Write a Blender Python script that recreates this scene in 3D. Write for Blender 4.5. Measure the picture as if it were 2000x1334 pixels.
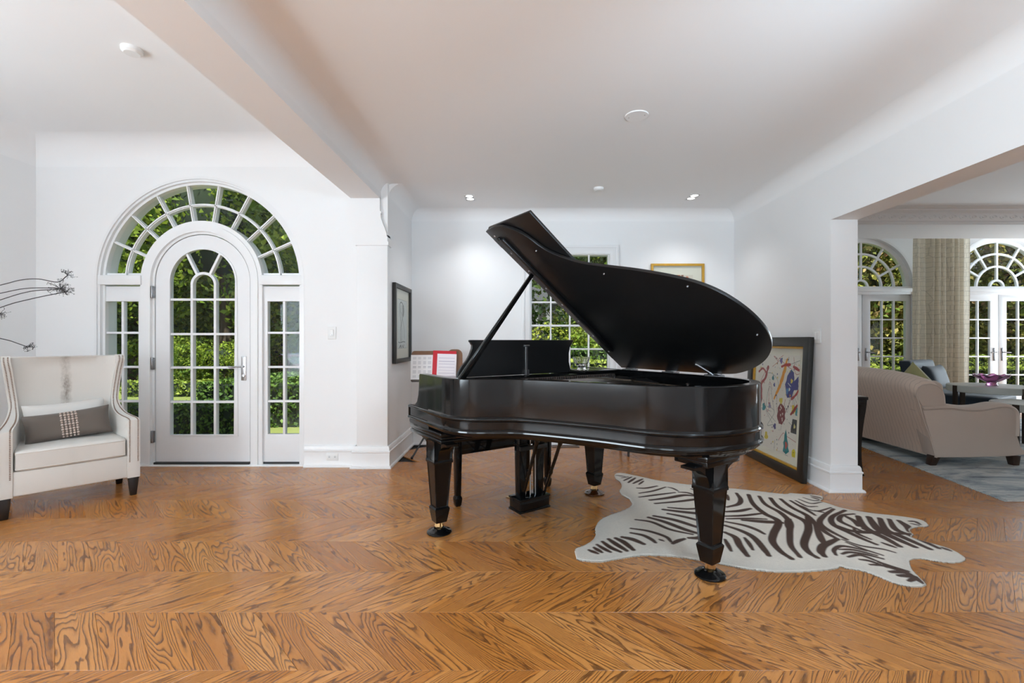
import bpy, bmesh, math, random
import numpy as np
from mathutils import Vector, Matrix
from mathutils.geometry import tessellate_polygon

for _o in list(bpy.data.objects):
    bpy.data.objects.remove(_o, do_unlink=True)
SC = bpy.context.scene
COL = SC.collection
R = math.radians
PI = math.pi
random.seed(7)

# ---------------------------------------------------------------- camera
cam_d = bpy.data.cameras.new('camera')
cam = bpy.data.objects.new('camera', cam_d)
COL.objects.link(cam)
cam.location = (0, 0, 1.25)
cam.rotation_euler = (R(90), 0, 0)
cam_d.sensor_width = 36
cam_d.lens = 910 / 2000 * 36
cam_d.shift_x = -16 / 2000
cam_d.shift_y = -3 / 2000
cam_d.clip_end = 500
cam_d.clip_start = 0.05
SC.camera = cam

SC.view_settings.view_transform = 'Standard'
SC.view_settings.look = 'None'
SC.view_settings.gamma = 1
SC.view_settings.use_curve_mapping = False
SC.view_settings.exposure = 0.0
SC.cycles.use_denoising = True
SC.cycles.max_bounces = 10
SC.cycles.diffuse_bounces = 5
SC.cycles.glossy_bounces = 4
SC.cycles.transparent_max_bounces = 12
SC.cycles.transmission_bounces = 6
SC.cycles.caustics_reflective = False
SC.cycles.caustics_refractive = False
SC.cycles.sample_clamp_indirect = 6

# ---------------------------------------------------------------- sky
wd = bpy.data.worlds.new('sky')
SC.world = wd
wd.use_nodes = True
nt = wd.node_tree
nt.nodes.clear()
_o = nt.nodes.new('ShaderNodeOutputWorld')
_b = nt.nodes.new('ShaderNodeBackground')
_b.inputs[1].default_value = 1.05
_tc = nt.nodes.new('ShaderNodeTexCoord')
_sx = nt.nodes.new('ShaderNodeSeparateXYZ')
_cr = nt.nodes.new('ShaderNodeValToRGB')
_cr.color_ramp.elements[0].color = (0.86, 0.90, 0.96, 1)
_cr.color_ramp.elements[1].color = (0.30, 0.47, 0.85, 1)
_cr.color_ramp.elements[1].position = 0.75
_no = nt.nodes.new('ShaderNodeTexNoise')
_no.inputs['Scale'].default_value = 3.0
_no.inputs['Detail'].default_value = 6
_c2 = nt.nodes.new('ShaderNodeValToRGB')
_c2.color_ramp.elements[0].position = 0.45
_c2.color_ramp.elements[1].position = 0.62
_mx = nt.nodes.new('ShaderNodeMixRGB')
_mx.inputs[2].default_value = (0.93, 0.95, 0.98, 1)
nt.links.new(_tc.outputs['Generated'], _sx.inputs[0])
nt.links.new(_sx.outputs['Z'], _cr.inputs[0])
nt.links.new(_tc.outputs['Generated'], _no.inputs['Vector'])
nt.links.new(_no.outputs[0], _c2.inputs[0])
nt.links.new(_c2.outputs[0], _mx.inputs[0])
nt.links.new(_cr.outputs[0], _mx.inputs[1])
nt.links.new(_mx.outputs[0], _b.inputs[0])
nt.links.new(_b.outputs[0], _o.inputs[0])

# ---------------------------------------------------------------- sun and added fill lights
def lamp(name, kind, loc, rot, energy, color=(1, 1, 1), **kw):
    d = bpy.data.lights.new(name, kind)
    d.energy = energy
    d.color = color
    for k, v in kw.items():
        setattr(d, k, v)
    o = bpy.data.objects.new(name, d)
    COL.objects.link(o)
    o.location = loc
    o.rotation_euler = rot
    return o

lamp('sun', 'SUN', (0, -20, 30), (R(24), 0, R(12)), 10.0, (1.0, 0.95, 0.86), angle=R(0.6))
COOL_FILL = (0.76, 0.90, 1.0)  # cool tint to offset the warm floor bounce
REAR_Y = -3.0
REAR_FILLS = [(-3.5, 1.3), (-1.0, 1.3), (1.3, 1.3)]
# area fills added along unseen walls, some tilted up to brighten the ceiling
lamp('side_fill', 'AREA', (-4.70, -1.2, 1.6), (R(96), 0, R(-88)), 215, COOL_FILL, shape='RECTANGLE', size=2.6, size_y=2.2)  # added to brighten the right-hand wall
lamp('side_up_fill', 'AREA', (-4.70, -1.2, 0.9), (R(140), 0, R(-90)), 125, COOL_FILL, shape='RECTANGLE', size=2.6, size_y=1.0)  # upward fill added for the ceiling
lamp('rear_fill', 'AREA', (-1.0, REAR_Y + 0.10, 1.55), (R(135), 0, 0), 60, COOL_FILL, shape='RECTANGLE', size=1.3, size_y=2.3)  # fill added before the solid rear wall, tilted up
lamp('living_side_fill', 'AREA', (11.30, 4.0, 1.6), (R(115), 0, R(90)), 40, COOL_FILL, shape='RECTANGLE', size=3.0, size_y=2.3)  # added fill for the living room
lamp('bay_side_fill', 'AREA', (11.30, 7.98, 1.6), (R(105), 0, R(90)), 270, COOL_FILL, shape='RECTANGLE', size=1.1, size_y=2.3)  # added to brighten the soffit and the bay
# fill lamps added out of view to lift the walls and ceilings
COOLER_FILL = (0.64, 0.835, 1.0)
FILL_PENDANT = (1.6, -0.4, 2.05)
lamp('pendant_fill', 'POINT', FILL_PENDANT, (0, 0, 0), 140, COOLER_FILL, shadow_soft_size=0.2)  # made-up pendant source, evens out the room light
FILL_UPLIGHTERS = [(2.1, 0.4), (-4.3, 1.6)]
for (ux, uy), e in zip(FILL_UPLIGHTERS, (30, 72)):
    lamp('uplighter_fill', 'SPOT', (ux, uy, 1.85), (R(180), 0, 0), e, COOLER_FILL, spot_size=R(165), spot_blend=0.5, shadow_soft_size=0.12)  # upward fills added for both ceilings

_aim = Vector((0.35, 4.3, 2.80)) - Vector((2.1, 0.4, 1.80))
lamp('alcove_ceiling_fill', 'SPOT', (2.1, 0.4, 1.87), _aim.to_track_quat('-Z', 'Y').to_euler(), 190, COOLER_FILL, spot_size=R(52), spot_blend=1.0, shadow_soft_size=0.12)  # extra spot added to brighten the alcove ceiling

# ================================================================= helpers
def srgb(r, g, b):
    def f(c):
        c /= 255.0
        return c / 12.92 if c <= 0.04045 else ((c + 0.055) / 1.055) ** 2.4
    return (f(r), f(g), f(b), 1.0)

class MB:
    def __init__(self):
        self.v = []
        self.f = []
    def add(self, vs, fs):
        n = len(self.v)
        self.v += [tuple(p) for p in vs]
        self.f += [tuple(i + n for i in q) for q in fs]
        return self
    def box(self, x0, x1, y0, y1, z0, z1):
        if x0 > x1: x0, x1 = x1, x0
        if y0 > y1: y0, y1 = y1, y0
        if z0 > z1: z0, z1 = z1, z0
        return self.add([(x0, y0, z0), (x1, y0, z0), (x1, y1, z0), (x0, y1, z0), (x0, y0, z1), (x1, y0, z1), (x1, y1, z1), (x0, y1, z1)],
                        [(0, 3, 2, 1), (4, 5, 6, 7), (0, 1, 5, 4), (1, 2, 6, 5), (2, 3, 7, 6), (3, 0, 4, 7)])
    def hexa(self, bot, top):
        return self.add(list(bot) + list(top), [(0, 3, 2, 1), (4, 5, 6, 7), (0, 1, 5, 4), (1, 2, 6, 5), (2, 3, 7, 6), (3, 0, 4, 7)])
    def prism(self, poly, d0, d1, plane='xz', holes=()):
        """extrude a 2-D outline (with holes) between d0 and d1 along the plane's normal"""
        mp = {'xz': lambda a, b, d: (a, d, b), 'yz': lambda a, b, d: (d, a, b), 'xy': lambda a, b, d: (a, b, d)}[plane]
        loops = [list(poly)] + [list(h) for h in holes]
        tri = tessellate_polygon([[Vector((p[0], p[1], 0)) for p in l] for l in loops])
        flat = [p for l in loops for p in l]
        n = len(flat)
        vs = [mp(p[0], p[1], d0) for p in flat] + [mp(p[0], p[1], d1) for p in flat]
        fs = []
        for t in tri:
            fs.append((t[0], t[1], t[2]))
            fs.append((t[2] + n, t[1] + n, t[0] + n))
        k = 0
        for l in loops:
            m = len(l)
            for i in range(m):
                j = (i + 1) % m
                fs.append((k + i, k + j, k + j + n, k + i + n))
            k += m
        return self.add(vs, fs)
    def tube(self, pts, r, n=8, caps=True):
        pts = [Vector(p) for p in pts]
        m = len(pts)
        rs = r if isinstance(r, (list, tuple)) else [r] * m
        tan = []
        for i in range(m):
            a = pts[max(i - 1, 0)]
            b = pts[min(i + 1, m - 1)]
            tan.append((b - a).normalized())
        up = Vector((0, 0, 1)) if abs(tan[0].z) < 0.9 else Vector((1, 0, 0))
        s = tan[0].cross(up).normalized()
        vs = []
        fs = []
        for i in range(m):
            s = (s - tan[i] * s.dot(tan[i])).normalized()
            u = tan[i].cross(s)
            for k in range(n):
                a = 2 * PI * k / n
                vs.append(pts[i] + (s * math.cos(a) + u * math.sin(a)) * rs[i])
        for i in range(m - 1):
            for k in range(n):
                k2 = (k + 1) % n
                fs.append((i * n + k, i * n + k2, (i + 1) * n + k2, (i + 1) * n + k))
        if caps:
            fs.append(tuple(range(n - 1, -1, -1)))
            fs.append(tuple((m - 1) * n + k for k in range(n)))
        return self.add(vs, fs)
    def lathe(self, prof, n=24, c=(0, 0, 0)):
        vs = []
        fs = []
        m = len(prof)
        for r, z in prof:
            for k in range(n):
                a = 2 * PI * k / n
                vs.append((c[0] + r * math.cos(a), c[1] + r * math.sin(a), c[2] + z))
        for i in range(m - 1):
            for k in range(n):
                k2 = (k + 1) % n
                fs.append((i * n + k, i * n + k2, (i + 1) * n + k2, (i + 1) * n + k))
        fs.append(tuple(range(n - 1, -1, -1)))
        fs.append(tuple((m - 1) * n + k for k in range(n)))
        return self.add(vs, fs)
    def bar(self, path, w, d, nrm=(0, 1, 0), closed=False):
        """rectangular bar: width w in the plane, depth d along nrm, following a path in a plane normal to nrm"""
        nrm = Vector(nrm).normalized()
        P = [Vector(p) for p in path]
        m = len(P)
        vs = []
        for i in range(m):
            if closed:
                a, b = P[i - 1], P[(i + 1) % m]
            else:
                a, b = P[max(i - 1, 0)], P[min(i + 1, m - 1)]
            t = (b - a).normalized()
            s = nrm.cross(t).normalized()
            k = 1.0
            if 0 < i < m - 1 or closed:
                t1 = (P[i] - P[i - 1]).normalized()
                k = 1 / max(0.3, abs(t1.dot(t)))
            for sa, sb in ((-1, -1), (1, -1), (1, 1), (-1, 1)):
                vs.append(P[i] + s * (sa * w / 2 * k) + nrm * (sb * d / 2))
        fs = []
        for i in range(m if closed else m - 1):
            j = (i + 1) % m
            for k in range(4):
                k2 = (k + 1) % 4
                fs.append((i * 4 + k, i * 4 + k2, j * 4 + k2, j * 4 + k))
        if not closed:
            fs.append((3, 2, 1, 0))
            fs.append(tuple((m - 1) * 4 + k for k in range(4)))
        return self.add(vs, fs)
    def loft(self, rings, closed_ring=True, caps=True):
        n = len(rings[0])
        vs = [p for r_ in rings for p in r_]
        fs = []
        for i in range(len(rings) - 1):
            for k in range(n if closed_ring else n - 1):
                k2 = (k + 1) % n
                fs.append((i * n + k, i * n + k2, (i + 1) * n + k2, (i + 1) * n + k))
        if caps and closed_ring:
            fs.append(tuple(range(n - 1, -1, -1)))
            fs.append(tuple((len(rings) - 1) * n + k for k in range(n)))
        return self.add(vs, fs)
    def ball(self, c, r, n=8, m=5, sz=1.0):
        prof = []
        for i in range(m + 1):
            a = -PI / 2 + PI * i / m
            prof.append((max(1e-5, r * math.cos(a)), r * sz * math.sin(a)))
        return self.lathe(prof, n, c)
    def move(self, M_):
        self.v = [tuple(M_ @ Vector(p)) for p in self.v]
        return self
    def mesh(self, name, mat, smooth=35, bevel=0, seg=2, recalc=True):
        me = bpy.data.meshes.new(name)
        me.from_pydata(self.v, [], self.f)
        if recalc or bevel:
            bm = bmesh.new()
            bm.from_mesh(me)
            if recalc:
                bmesh.ops.recalc_face_normals(bm, faces=bm.faces)
            if bevel:
                bmesh.ops.remove_doubles(bm, verts=bm.verts, dist=1e-6)
                es = [e for e in bm.edges if len(e.link_faces) == 2 and e.calc_face_angle(0) > R(28)]
                bmesh.ops.bevel(bm, geom=es, offset=bevel, offset_type='OFFSET', segments=seg, profile=0.5, affect='EDGES', clamp_overlap=True)
            bm.to_mesh(me)
            bm.free()
        if smooth:
            me.shade_smooth()
            me.set_sharp_from_angle(angle=R(smooth))
        if mat:
            me.materials.append(mat)
        return me
    def build(self, name, mat, parent=None, smooth=35, bevel=0, seg=2, loc=None, rot=None, kind=None):
        o = bpy.data.objects.new(name, self.mesh(name, mat, smooth, bevel, seg))
        COL.objects.link(o)
        if parent: o.parent = parent
        if loc: o.location = loc
        if rot: o.rotation_euler = rot
        if kind: o['kind'] = kind
        return o

def link(name, me, parent=None, loc=None, rot=None, scale=None):
    o = bpy.data.objects.new(name, me)
    COL.objects.link(o)
    if parent: o.parent = parent
    if loc is not None: o.location = loc
    if rot is not None: o.rotation_euler = rot
    if scale is not None: o.scale = scale
    return o

def tag(o, label, cat, group=None):
    o['label'] = label
    o['category'] = cat
    if group: o['group'] = group
    return o

def thing(name, label, cat, loc=(0, 0, 0), rz=0.0, group=None):
    o = bpy.data.objects.new(name, None)
    COL.objects.link(o)
    o.location = loc
    o.rotation_euler = (0, 0, rz)
    return tag(o, label, cat, group)

def struct(o):
    o['kind'] = 'structure'
    return o

def struct_empty(name, loc=(0, 0, 0)):
    o = bpy.data.objects.new(name, None)
    COL.objects.link(o)
    o.location = loc
    return struct(o)

def copy_thing(root, loc, rz=None, label=None):
    r = root.copy()
    COL.objects.link(r)
    r.location = loc
    if rz is not None: r.rotation_euler = (0, 0, rz)
    if label: r['label'] = label
    for ch in list(root.children):
        c = ch.copy()
        COL.objects.link(c)
        c.parent = r
        for g in list(ch.children):
            d = g.copy()
            COL.objects.link(d)
            d.parent = c
    return r

def arc(cx, cz, r, a0, a1, n):
    return [(cx + r * math.cos(R(a0 + (a1 - a0) * i / n)), cz + r * math.sin(R(a0 + (a1 - a0) * i / n))) for i in range(n + 1)]

def spline(pts, n=8):
    """Catmull-Rom through points (tuples of any dimension)"""
    P = [np.array(p, float) for p in pts]
    P = [2 * P[0] - P[1]] + P + [2 * P[-1] - P[-2]]
    out = []
    for i in range(1, len(P) - 2):
        for k in range(n):
            t = k / n
            a, b, c, d = P[i - 1], P[i], P[i + 1], P[i + 2]
            out.append(tuple(0.5 * ((2 * b) + (-a + c) * t + (2 * a - 5 * b + 4 * c - d) * t * t + (-a + 3 * b - 3 * c + d) * t ** 3)))
    out.append(tuple(P[-2]))
    return out

# ---------------------------------------------------------------- materials
class NT:
    def __init__(self, name):
        self.m = bpy.data.materials.new(name)
        self.m.use_nodes = True
        self.t = self.m.node_tree
        self.t.nodes.clear()
        self.out = self.n('ShaderNodeOutputMaterial')
    def n(self, t, **kw):
        x = self.t.nodes.new(t)
        for k, v in kw.items():
            setattr(x, k, v)
        return x
    def l(self, a, b):
        self.t.links.new(a, b)
    def val(self, sock, v):
        if hasattr(v, 'is_linked') or isinstance(v, bpy.types.NodeSocket): self.l(v, sock)
        else: sock.default_value = v
    def math(self, op, a, b=0.0, c=0.0):
        x = self.n('ShaderNodeMath', operation=op)
        for i, q in enumerate((a, b, c)):
            self.val(x.inputs[i], q)
        return x.outputs[0]
    def noise(self, vec, scale=5, detail=3, rough=0.5, dist=0.0):
        x = self.n('ShaderNodeTexNoise')
        if vec is not None: self.l(vec, x.inputs['Vector'])
        x.inputs['Scale'].default_value = scale
        x.inputs['Detail'].default_value = detail
        x.inputs['Roughness'].default_value = rough
        x.inputs['Distortion'].default_value = dist
        return x.outputs[0]
    def ramp(self, fac, stops, interp='LINEAR'):
        x = self.n('ShaderNodeValToRGB')
        cr = x.color_ramp
        cr.interpolation = interp
        while len(cr.elements) < len(stops): cr.elements.new(0.5)
        for e, (p, c) in zip(cr.elements, stops):
            e.position = p
            e.color = c if len(c) == 4 else (*c, 1)
        self.val(x.inputs[0], fac)
        return x.outputs[0]
    def mix(self, fac, a, b, mode='MIX'):
        x = self.n('ShaderNodeMixRGB', blend_type=mode)
        self.val(x.inputs[0], fac)
        self.val(x.inputs[1], a)
        self.val(x.inputs[2], b)
        return x.outputs[0]
    def mapping(self, vec, scale=(1, 1, 1), loc=(0, 0, 0), rot=(0, 0, 0)):
        x = self.n('ShaderNodeMapping')
        self.l(vec, x.inputs['Vector'])
        x.inputs['Scale'].default_value = scale
        x.inputs['Location'].default_value = loc
        x.inputs['Rotation'].default_value = rot
        return x.outputs[0]
    def coord(self, which='Object'):
        return self.n('ShaderNodeTexCoord').outputs[which]
    def bump(self, h, strength=0.2, dist=0.01):
        x = self.n('ShaderNodeBump')
        x.inputs['Strength'].default_value = strength
        x.inputs['Distance'].default_value = dist
        self.l(h, x.inputs['Height'])
        return x.outputs[0]
    def pbr(self, color=(0.8, 0.8, 0.8, 1), rough=0.5, metal=0.0, normal=None, **kw):
        b = self.n('ShaderNodeBsdfPrincipled')
        self.val(b.inputs['Base Color'], color)
        self.val(b.inputs['Roughness'], rough)
        self.val(b.inputs['Metallic'], metal)
        if normal is not None: self.l(normal, b.inputs['Normal'])
        for k, v in kw.items():
            self.val(b.inputs[k.replace('_', ' ')], v)
        self.l(b.outputs[0], self.out.inputs[0])
        return b

def simple(name, color, rough=0.5, metal=0.0, var=0.0, vscale=6, bump=0.0, bscale=60, **kw):
    t = NT(name)
    c = color
    nrm = None
    co = t.coord('Object')
    if var:
        nz = t.noise(co, vscale, 4)
        c = t.mix(nz, tuple(x * (1 - var) for x in color[:3]) + (1,), tuple(min(1, x * (1 + var)) for x in color[:3]) + (1,))
    if bump:
        nrm = t.bump(t.noise(co, bscale, 3), bump, 0.004)
    t.pbr(c, rough, metal, nrm, **kw)
    return t.m

M = {}
M['wall'] = simple('wall_paint', (0.87, 0.87, 0.87, 1), 0.62, var=0.012, vscale=1.5, bump=0.04, bscale=240)
M['ceiling'] = simple('ceiling_paint', (0.90, 0.90, 0.90, 1), 0.7, var=0.012, vscale=1.0, bump=0.03, bscale=200)
M['trim'] = simple('trim_paint', (0.84, 0.84, 0.84, 1), 0.32, var=0.01, vscale=2)
M['door'] = simple('door_paint', (0.82, 0.82, 0.825, 1), 0.35, var=0.01, vscale=2)
M['black'] = simple('black_lacquer', (0.0045, 0.0045, 0.0048, 1), 0.09, var=0.15, vscale=3, Specular_IOR_Level=0.34)
M['black_satin'] = simple('black_satin', (0.007, 0.007, 0.0075, 1), 0.32, var=0.2, vscale=5, bump=0.02, bscale=90)
M['black_under'] = simple('black_underside', (0.006, 0.006, 0.006, 1), 0.30, var=0.2, vscale=4, bump=0.03, bscale=50)
M['steel'] = simple('brushed_steel', (0.55, 0.55, 0.56, 1), 0.28, 1.0, var=0.1, vscale=40)
M['grey_metal'] = simple('grey_metal', (0.30, 0.30, 0.31, 1), 0.35, 1.0, var=0.1, vscale=40)
M['brass'] = simple('brass', (0.62, 0.42, 0.20, 1), 0.25, 1.0, var=0.1, vscale=30)
M['plate'] = simple('bronze_plate', srgb(78, 66, 56), 0.38, 0.5, var=0.15, vscale=10)
M['felt'] = simple('felt', srgb(60, 50, 46), 0.9, var=0.2, vscale=30)
M['ivory'] = simple('ivory_keys', srgb(238, 235, 225), 0.25, var=0.02)
M['plastic'] = simple('white_plastic', (0.82, 0.82, 0.81, 1), 0.4, var=0.01)
M['dark'] = simple('dark_gap', (0.02, 0.02, 0.02, 1), 0.6, var=0.2)
M['cup_amber'] = simple('amber_cup', srgb(70, 34, 10), 0.12, var=0.3, vscale=20, **{'Coat_Weight': 0.6})
M['gold'] = simple('gold_leaf', srgb(196, 150, 56), 0.38, 0.35, var=0.18, vscale=22, bump=0.08, bscale=60)
M['frame_black'] = simple('black_frame', srgb(30, 29, 26), 0.4, var=0.2, vscale=8, bump=0.03, bscale=40)
M['mat_board'] = simple('mat_board', srgb(236, 228, 216), 0.85, var=0.01)
M['dark_wood'] = simple('dark_wood', srgb(48, 30, 20), 0.35, var=0.35, vscale=9)
M['espresso'] = simple('espresso_wood', srgb(22, 17, 15), 0.35, var=0.3, vscale=9)
M['stand_wood'] = simple('walnut_stand', srgb(118, 80, 52), 0.4, var=0.25, vscale=14)
M['red'] = simple('red_cover', srgb(200, 22, 40), 0.35, var=0.05)
M['stem'] = simple('dry_stem', srgb(46, 44, 44), 0.7, var=0.3, vscale=30)
M['nail'] = simple('nailhead', srgb(150, 128, 112), 0.3, 0.9, var=0.2, vscale=60)
M['bark'] = simple('bark', srgb(70, 58, 46), 0.9, var=0.4, vscale=8, bump=0.6, bscale=20)
M['patio'] = simple('grey_path', srgb(150, 146, 142), 0.85, var=0.12, vscale=10)
M['house_white'] = simple('house_paint', srgb(138, 140, 144), 0.7, var=0.03)
M['house_roof'] = simple('slate_roof', srgb(92, 94, 100), 0.8, var=0.2, vscale=9)
M['fence_wood'] = simple('fence_wood', srgb(150, 110, 84), 0.85, var=0.25, vscale=9)
M['table_top'] = simple('shagreen_top', srgb(176, 178, 172), 0.35, var=0.08, vscale=14)
M['bronze_leg'] = simple('bronze_leg', srgb(64, 54, 46), 0.35, 0.7, var=0.15)
M['terracotta'] = simple('glazed_vase', srgb(60, 62, 66), 0.2, var=0.2, vscale=8)

def glass_mat(name, tint=(1, 1, 1, 1), ior=1.45, refl=1.0):
    t = NT(name)
    tr = t.n('ShaderNodeBsdfTransparent')
    tr.inputs[0].default_value = tint
    gl = t.n('ShaderNodeBsdfGlossy')
    gl.inputs['Roughness'].default_value = 0.015
    nz = t.noise(t.coord('Object'), 2.2, 1)
    t.l(t.bump(nz, 0.05, 0.02), gl.inputs['Normal'])
    fr = t.n('ShaderNodeLayerWeight')
    fr.inputs['Blend'].default_value = 0.5
    k = t.math('MULTIPLY', t.math('ADD', 0.012, t.math('MULTIPLY', t.math('POWER', fr.outputs['Facing'], 5.0), 0.8)), refl)
    mx = t.n('ShaderNodeMixShader')
    t.l(k, mx.inputs[0])
    t.l(tr.outputs[0], mx.inputs[1])
    t.l(gl.outputs[0], mx.inputs[2])
    t.l(mx.outputs[0], t.out.inputs[0])
    return t.m
M['glass'] = glass_mat('window_glass', (0.95, 0.97, 0.96, 1))
t = NT('crystal')
t.pbr((0.97, 0.98, 0.98, 1), t.math('MULTIPLY', t.noise(t.coord(), 30), 0.06), 0, None, Transmission_Weight=1.0, IOR=1.5)
M['crystal'] = t.m
t = NT('pink_glass')
t.pbr(t.ramp(t.noise(t.coord(), 9), [(0.3, srgb(214, 120, 190)), (0.7, srgb(236, 180, 220))]), 0.05, 0, None, Transmission_Weight=0.85, IOR=1.45)
M['pink'] = t.m

# painted or printed colours carried by the mesh (pattern only)
def attr_mat(name, rough=0.7, fibre=0.0, bump=0.0, coat=0.0):
    t = NT(name)
    a = t.n('ShaderNodeAttribute')
    a.attribute_name = 'print'
    c = a.outputs['Color']
    nrm = None
    if fibre:
        nz = t.noise(t.mapping(t.coord(), (1, 1, 1)), 70, 4, 0.7)
        c = t.mix(fibre, c, t.ramp(nz, [(0.25, (0.45, 0.42, 0.40)), (0.75, (1, 1, 1))]), 'MULTIPLY')
    if bump:
        nrm = t.bump(t.noise(t.coord(), 160, 4, 0.7), bump, 0.006)
    t.pbr(c, rough, 0, nrm, Coat_Weight=coat)
    return t.m
M['print'] = attr_mat('printed_paper', 0.75)
M['hide'] = attr_mat('printed_hide', 0.75, 0.22, 0.5)

# oak
def oak():
    t = NT('oiled_oak')
    uv = t.n('ShaderNodeUVMap').outputs[0]
    ob = t.n('ShaderNodeObjectInfo').outputs['Random']
    at = t.n('ShaderNodeAttribute')
    at.attribute_name = 'rnd'
    rnd = t.math('FRACT', t.math('ADD', t.math('MULTIPLY', ob, 7.31), at.outputs['Fac']))
    cx = t.n('ShaderNodeCombineXYZ')
    t.l(t.math('MULTIPLY', rnd, 61.0), cx.inputs[0])
    t.l(t.math('MULTIPLY', t.math('FRACT', t.math('MULTIPLY', rnd, 13.7)), 29.0), cx.inputs[1])
    t.l(t.math('MULTIPLY', rnd, 17.0), cx.inputs[2])
    va = t.n('ShaderNodeVectorMath', operation='ADD')
    t.l(uv, va.inputs[0]); t.l(cx.outputs[0], va.inputs[1])
    p = va.outputs[0]
    # growth rings: a stretched noise field cut into contour lines gives the cathedral figure
    fld = t.noise(t.mapping(p, (0.85, 7.5, 1)), 1.0, 2, 0.45, 0.25)
    wob = t.noise(t.mapping(p, (9, 46, 1)), 1.0, 2, 0.5)
    ph = t.math('ADD', t.math('MULTIPLY', fld, 26.0), t.math('MULTIPLY', wob, 0.9))
    sv = t.n('ShaderNodeSeparateXYZ')
    t.l(p, sv.inputs[0])
    r2 = t.math('POWER', t.math('FRACT', t.math('MULTIPLY', rnd, 5.3)), 1.5)
    ph = t.math('ADD', ph, t.math('MULTIPLY', sv.outputs[1], t.math('MULTIPLY', r2, 95.0)))
    saw = t.math('FRACT', ph)
    ring = t.ramp(saw, [(0.0, (1, 1, 1)), (0.12, (0.95, 0.95, 0.95)), (0.34, (0.25, 0.25, 0.25)), (0.56, (0, 0, 0)), (0.93, (0.05, 0.05, 0.05)), (1.0, (1, 1, 1))])
    pores = t.noise(t.mapping(p, (26, 640, 1)), 1.0, 3, 0.7)
    pore = t.ramp(pores, [(0.44, (0, 0, 0)), (0.66, (1, 1, 1))])
    ringm = t.math('MULTIPLY', ring, t.math('ADD', 0.74, t.math('MULTIPLY', pore, 0.4)))
    tone = t.ramp(rnd, [(0.0, srgb(180, 114, 54)), (0.3, srgb(198, 130, 64)), (0.55, srgb(208, 144, 80)), (0.8, srgb(190, 122, 58)), (1.0, srgb(216, 154, 92))])
    big = t.noise(t.mapping(p, (2, 9, 1)), 1.0, 2)
    tone = t.mix(t.math('MULTIPLY', big, 0.5), tone, srgb(170, 108, 46))
    dark = t.mix(0.88, tone, srgb(66, 32, 10))
    c = t.mix(ringm, tone, dark)
    c = t.mix(t.math('MULTIPLY', pore, 0.16), c, srgb(92, 46, 14))
    rg = t.math('ADD', 0.20, t.math('MULTIPLY', ringm, 0.12))
    nb = t.bump(t.math('MULTIPLY', t.math('ADD', ringm, t.math('MULTIPLY', pore, 0.5)), -1.0), 0.10, 0.002)
    t.pbr(c, rg, 0, nb, Specular_IOR_Level=0.55)
    return t.m
M['oak'] = oak()

def leaf_mat(name, stops, trans=0.35):
    t = NT(name)
    g = t.n('ShaderNodeNewGeometry')
    c = t.ramp(g.outputs['Random Per Island'], stops)
    c = t.mix(0.35, c, t.ramp(t.noise(t.coord('Object'), 0.9, 2), [(0.3, stops[0][1]), (0.7, stops[-1][1])]))
    d = t.n('ShaderNodeBsdfPrincipled')
    t.l(c, d.inputs['Base Color'])
    d.inputs['Roughness'].default_value = 0.55
    d.inputs['Specular IOR Level'].default_value = 0.2
    tl = t.n('ShaderNodeBsdfTranslucent')
    t.l(c, tl.inputs[0])
    mx = t.n('ShaderNodeMixShader')
    mx.inputs[0].default_value = trans
    t.l(d.outputs[0], mx.inputs[1])
    t.l(tl.outputs[0], mx.inputs[2])
    t.l(mx.outputs[0], t.out.inputs[0])
    return t.m
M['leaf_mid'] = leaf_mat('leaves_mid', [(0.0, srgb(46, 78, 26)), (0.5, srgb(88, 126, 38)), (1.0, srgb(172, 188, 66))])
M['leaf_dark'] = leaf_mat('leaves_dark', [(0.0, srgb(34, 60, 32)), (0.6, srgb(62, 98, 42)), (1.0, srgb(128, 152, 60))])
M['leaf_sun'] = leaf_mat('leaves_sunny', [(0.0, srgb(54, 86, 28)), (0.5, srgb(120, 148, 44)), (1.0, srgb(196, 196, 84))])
M['leaf_rust'] = leaf_mat('leaves_rust', [(0.0, srgb(62, 92, 34)), (0.45, srgb(116, 146, 50)), (0.8, srgb(186, 192, 92)), (0.93, srgb(214, 196, 130)), (1.0, srgb(200, 140, 100))])
M['leaf_plum'] = leaf_mat('leaves_plum', [(0.0, srgb(96, 88, 88)), (0.6, srgb(136, 124, 122)), (1.0, srgb(176, 166, 160))])
M['box_dark'] = leaf_mat('boxwood_shade', [(0.0, srgb(36, 64, 28)), (0.6, srgb(68, 104, 42)), (1.0, srgb(120, 150, 62))], 0.2)  # boxwood leaves with shade put into the colour
M['box_sun'] = leaf_mat('boxwood_sun', [(0.0, srgb(70, 98, 30)), (0.6, srgb(130, 152, 52)), (1.0, srgb(190, 200, 96))], 0.25)  # same boxwood with sunlight put into the colour
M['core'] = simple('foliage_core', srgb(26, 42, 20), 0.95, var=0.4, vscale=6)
t = NT('lawn')
t.pbr(t.mix(t.noise(t.coord(), 60, 4), t.ramp(t.noise(t.coord(), 0.4, 3), [(0.3, srgb(104, 120, 54)), (0.7, srgb(142, 148, 82))]), srgb(118, 130, 64)), 0.9, 0, t.bump(t.noise(t.coord(), 90, 4), 0.6, 0.03))
M['lawn'] = t.m

# ================================================================= room shell
WZ0, WZ1 = -0.10, 3.60
def wall_prism(name, poly, d0, d1, plane, holes=(), mat='wall'):
    return struct(MB().prism(poly, d0, d1, plane, holes).build(name, M[mat], smooth=20))
def wall_box(name, *b, mat='wall'):
    return struct(MB().box(*b).build(name, M[mat], smooth=0))

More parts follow.
